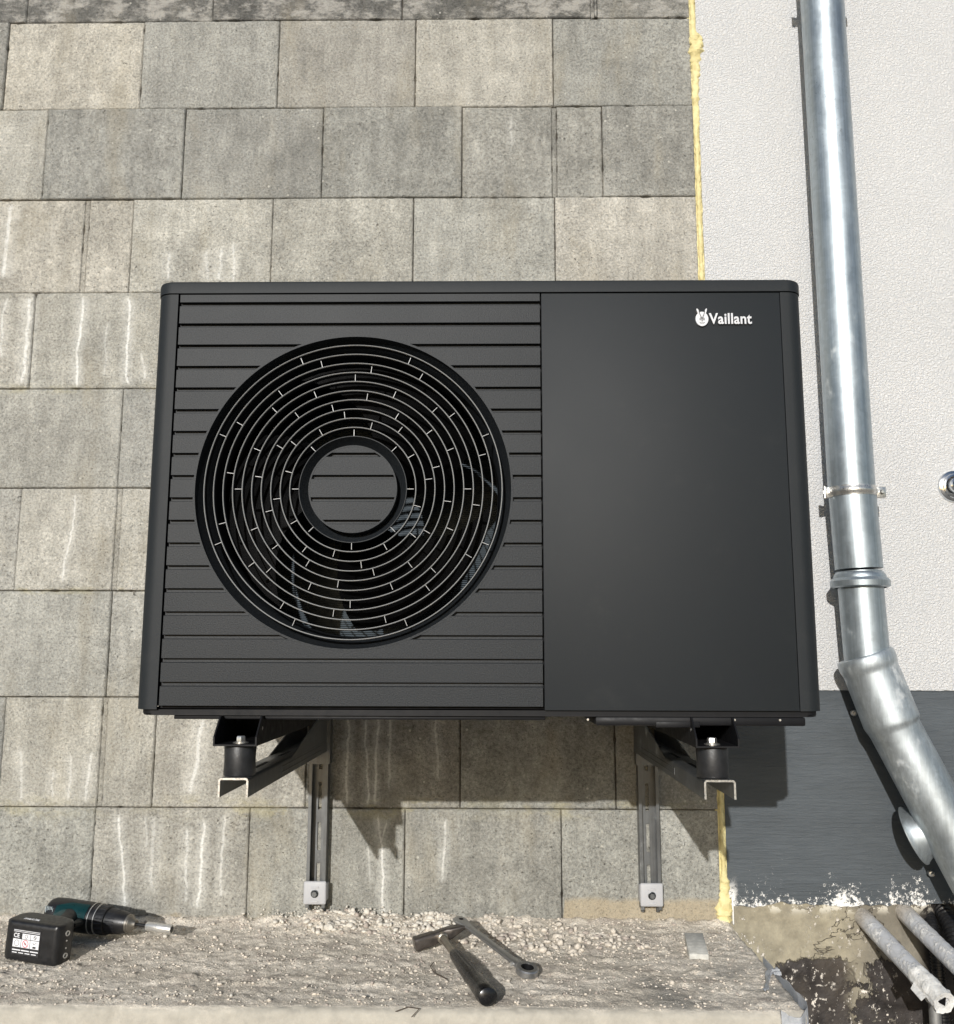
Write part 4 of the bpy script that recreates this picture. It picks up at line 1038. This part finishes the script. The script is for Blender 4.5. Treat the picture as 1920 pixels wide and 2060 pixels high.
tm = Matrix.Translation((.074, -.158, .0674)); text_mesh('battery_lettering', 'makita', .0115, .0002, M_wh, bat, tm, .0002)
bm = bmesh.new()
for z_ in (.016, .052): lathe(bm, (.1560, -.150, z_), (1, -.25, 0), [(.003, .0045), (.0075, .0045), (.0075, .003), (.004, .003)], 16)
for z_ in (.028, .040): lathe(bm, (.1560, -.150, z_), (1, -.25, 0), [(.003, .0014), (.0068, .0014), (.0068, 0)], 10)
sub('screw_socket', bm, M_silver, bat)
bm = bmesh.new()
for i in range(3): tube(bm, [(.055+i*.009, -.165, .003), (.056+i*.009, -.185, -.0005), (.062+i*.009, -.187, .0)], .0022, 10)
D('belt_hook', bm, simple('chromed hook', (.6, .6, .6), .2, 1.))
bm = bmesh.new(); bx_ = [(.036, .020), (.040, .024)]
for i in range(5): box(bm, .012+i*.0035, .0136+i*.0035, -.0285, -.018, ZC+.006, ZC+.020)
box(bm, .030, .0312, -.0300, -.020, ZC+.010, ZC+.018); D('vent_marks', bm, simple('grey print', (.35, .40, .42), .5))

# ------------------------------------------------------------------ hammer
hm = thing('hammer', 'steel hammer with black rubber grip lying head-left on the ledge', 'hammer', loc=(.7145, -.188, 0)); hm.rotation_euler = (0, 0, R(16.7))
M_hs = simple('worn dark steel', (.13, .115, .105), .38, .8, var=.5, nscale=60, bs=.3, bscale=300)
M_shaft = simple('bare steel shaft', (.36, .33, .28), .38, .9, var=.25, nscale=80)
HD = Matrix.Translation((0, 0, .028)) @ Matrix.Rotation(-R(13), 4, 'Y')
bm = bmesh.new()
# sections along local x: face (square), eye, wedge peen
sec = [(-.058, .0118, .0118), (-.056, .0132, .0132), (-.020, .0125, .0125), (-.013, .0105, .0115), (.012, .0105, .0120), (.018, .0125, .0115), (.052, .0125, .0035), (.055, .0120, .0022)]
rg = []
for x, hy, hz in sec:
    ring = []
    for k in range(16):
        a = 2*PI*(k+.5)/16; c_, s_ = math.cos(a), math.sin(a); p_ = .35
        q = Vector((x, hy*math.copysign(abs(c_)**p_, c_), hz*math.copysign(abs(s_)**p_, s_)-(0 if x < .02 else -.004*(x-.018)/.034)))
        ring.append(bm.verts.new(HD @ q))
    rg.append(ring)
for A, B in zip(rg, rg[1:]):
    for k in range(16): bm.faces.new((A[k], A[(k+1) % 16], B[(k+1) % 16], B[k]))
bm.faces.new(rg[0][::-1]); bm.faces.new(rg[-1])
obj('hammer_head', bm, M_hs, hm)
bm = bmesh.new(); lathe(bm, (0, -.006, .027), (0, -1, -.03), [(0, 0), (0, .0115), (.010, .0112), (.012, .0095), (.0125, .0078), (.09, .0072), (.12, .0075), (.12, 0)], 28); obj('shaft', bm, M_shaft, hm)
bm = bmesh.new(); path = [(0, -.105-.235*i/24, .0235-.003*i/24) for i in range(25)]+[(0, -.3425, .0205), (0, -.3440, .0205)]
rad = [.0085, .0110]+[.0118+.0042*math.sin(PI*min(1, i/30))+(.0030*max(0, (i-15)/8)) for i in range(20)]+[.0186, .0180, .0165, .0120, .0040]
tube(bm, path, rad, 32, sq=.92)
for k in range(4):
    a = R(60+25*k)
    for j in range(22): 
        i = 2+j*.62; r = .0122+.0040*math.sin(PI*i/30); y = -.105-.235*i/24; zc = .0235-.003*i/24
        bmesh.ops.create_icosphere(bm, subdivisions=1, radius=.0011, matrix=Matrix.Translation((r*math.cos(a), y, zc+r*.92*math.sin(a))))
gp = obj('grip', bm, simple('black grip rubber', (.008, .008, .009), .27, var=.4, nscale=80), hm)

# ------------------------------------------------------------------ ratchet spanner
M_wr = simple('satin chrome steel', (.40, .40, .40), .34, .85, var=.15, nscale=60)
wa = Vector((.7560, -.160, .0475)); wb = Vector((.8845, -.3550, .0135))
wr_ = thing('ratchet_wrench', 'steel ratchet ring spanner propped across the hammer head', 'wrench', loc=wa)
fx = (wb-wa).normalized(); fy_ = Vector((0, 0, 1)).cross(fx).normalized(); fz_ = fx.cross(fy_)
MX = Matrix((fx, fy_, fz_)).transposed().to_4x4(); wr_.rotation_euler = MX.to_euler()
L = (wb-wa).length
bm = bmesh.new(); rg = []
for (x, hw, hz) in ((-.022, .004, .0030), (-.016, .0125, .0045), (-.004, .0145, .0050), (.010, .0120, .0046), (.028, .0080, .0038), (.06, .0074, .0036), (L*.6, .0076, .0036), (L-.054, .0086, .0040), (L-.040, .0105, .0046), (L-.026, .0100, .0048), (L-.016, .006, .0046)):
    ring = []
    for k in range(12):
        a = 2*PI*k/12; c_, s_ = math.cos(a), math.sin(a); ring.append(bm.verts.new((x, hw*math.copysign(abs(c_)**.6, c_), hz*math.copysign(abs(s_)**.6, s_))))
    rg.append(ring)
for A, B in zip(rg, rg[1:]):
    for k in range(12): bm.faces.new((A[k], A[(k+1) % 12], B[(k+1) % 12], B[k]))
bm.faces.new(rg[0][::-1]); bm.faces.new(rg[-1]); obj('wrench_shank', bm, M_wr, wr_)
tilt = Vector((.10, .0, 1)).normalized()
bm = bmesh.new(); lathe(bm, Vector((L, 0, -.0055)), tilt, [(0, .0125), (0, .0195), (.002, .0215), (.0115, .0215), (.0135, .0195), (.0135, .0125)], 40, close=True); obj('ratchet_ring', bm, M_wr, wr_)
bm = bmesh.new(); lathe(bm, Vector((L, 0, -.0045)), tilt, [(0, .0100), (0, .0126), (.0115, .0126), (.0115, .0100)], 12, close=True); obj('ratchet_gear', bm, M_blk, wr_)
bm = bmesh.new(); lathe(bm, (L-.034, -.008, 0), (0, -1, 0), [(0, .0040), (.0045, .0040), (.0045, .0014), (.003, 0)], 16); obj('pivot_pin', bm, M_silver, wr_)
bm = bmesh.new(); lathe(bm, (-.003, 0, .0038), (0, 0, 1), [(0, 0), (0, .0050), (.0012, .0050), (.0012, 0)], 20); obj('open_end_boss', bm, M_blk, wr_)
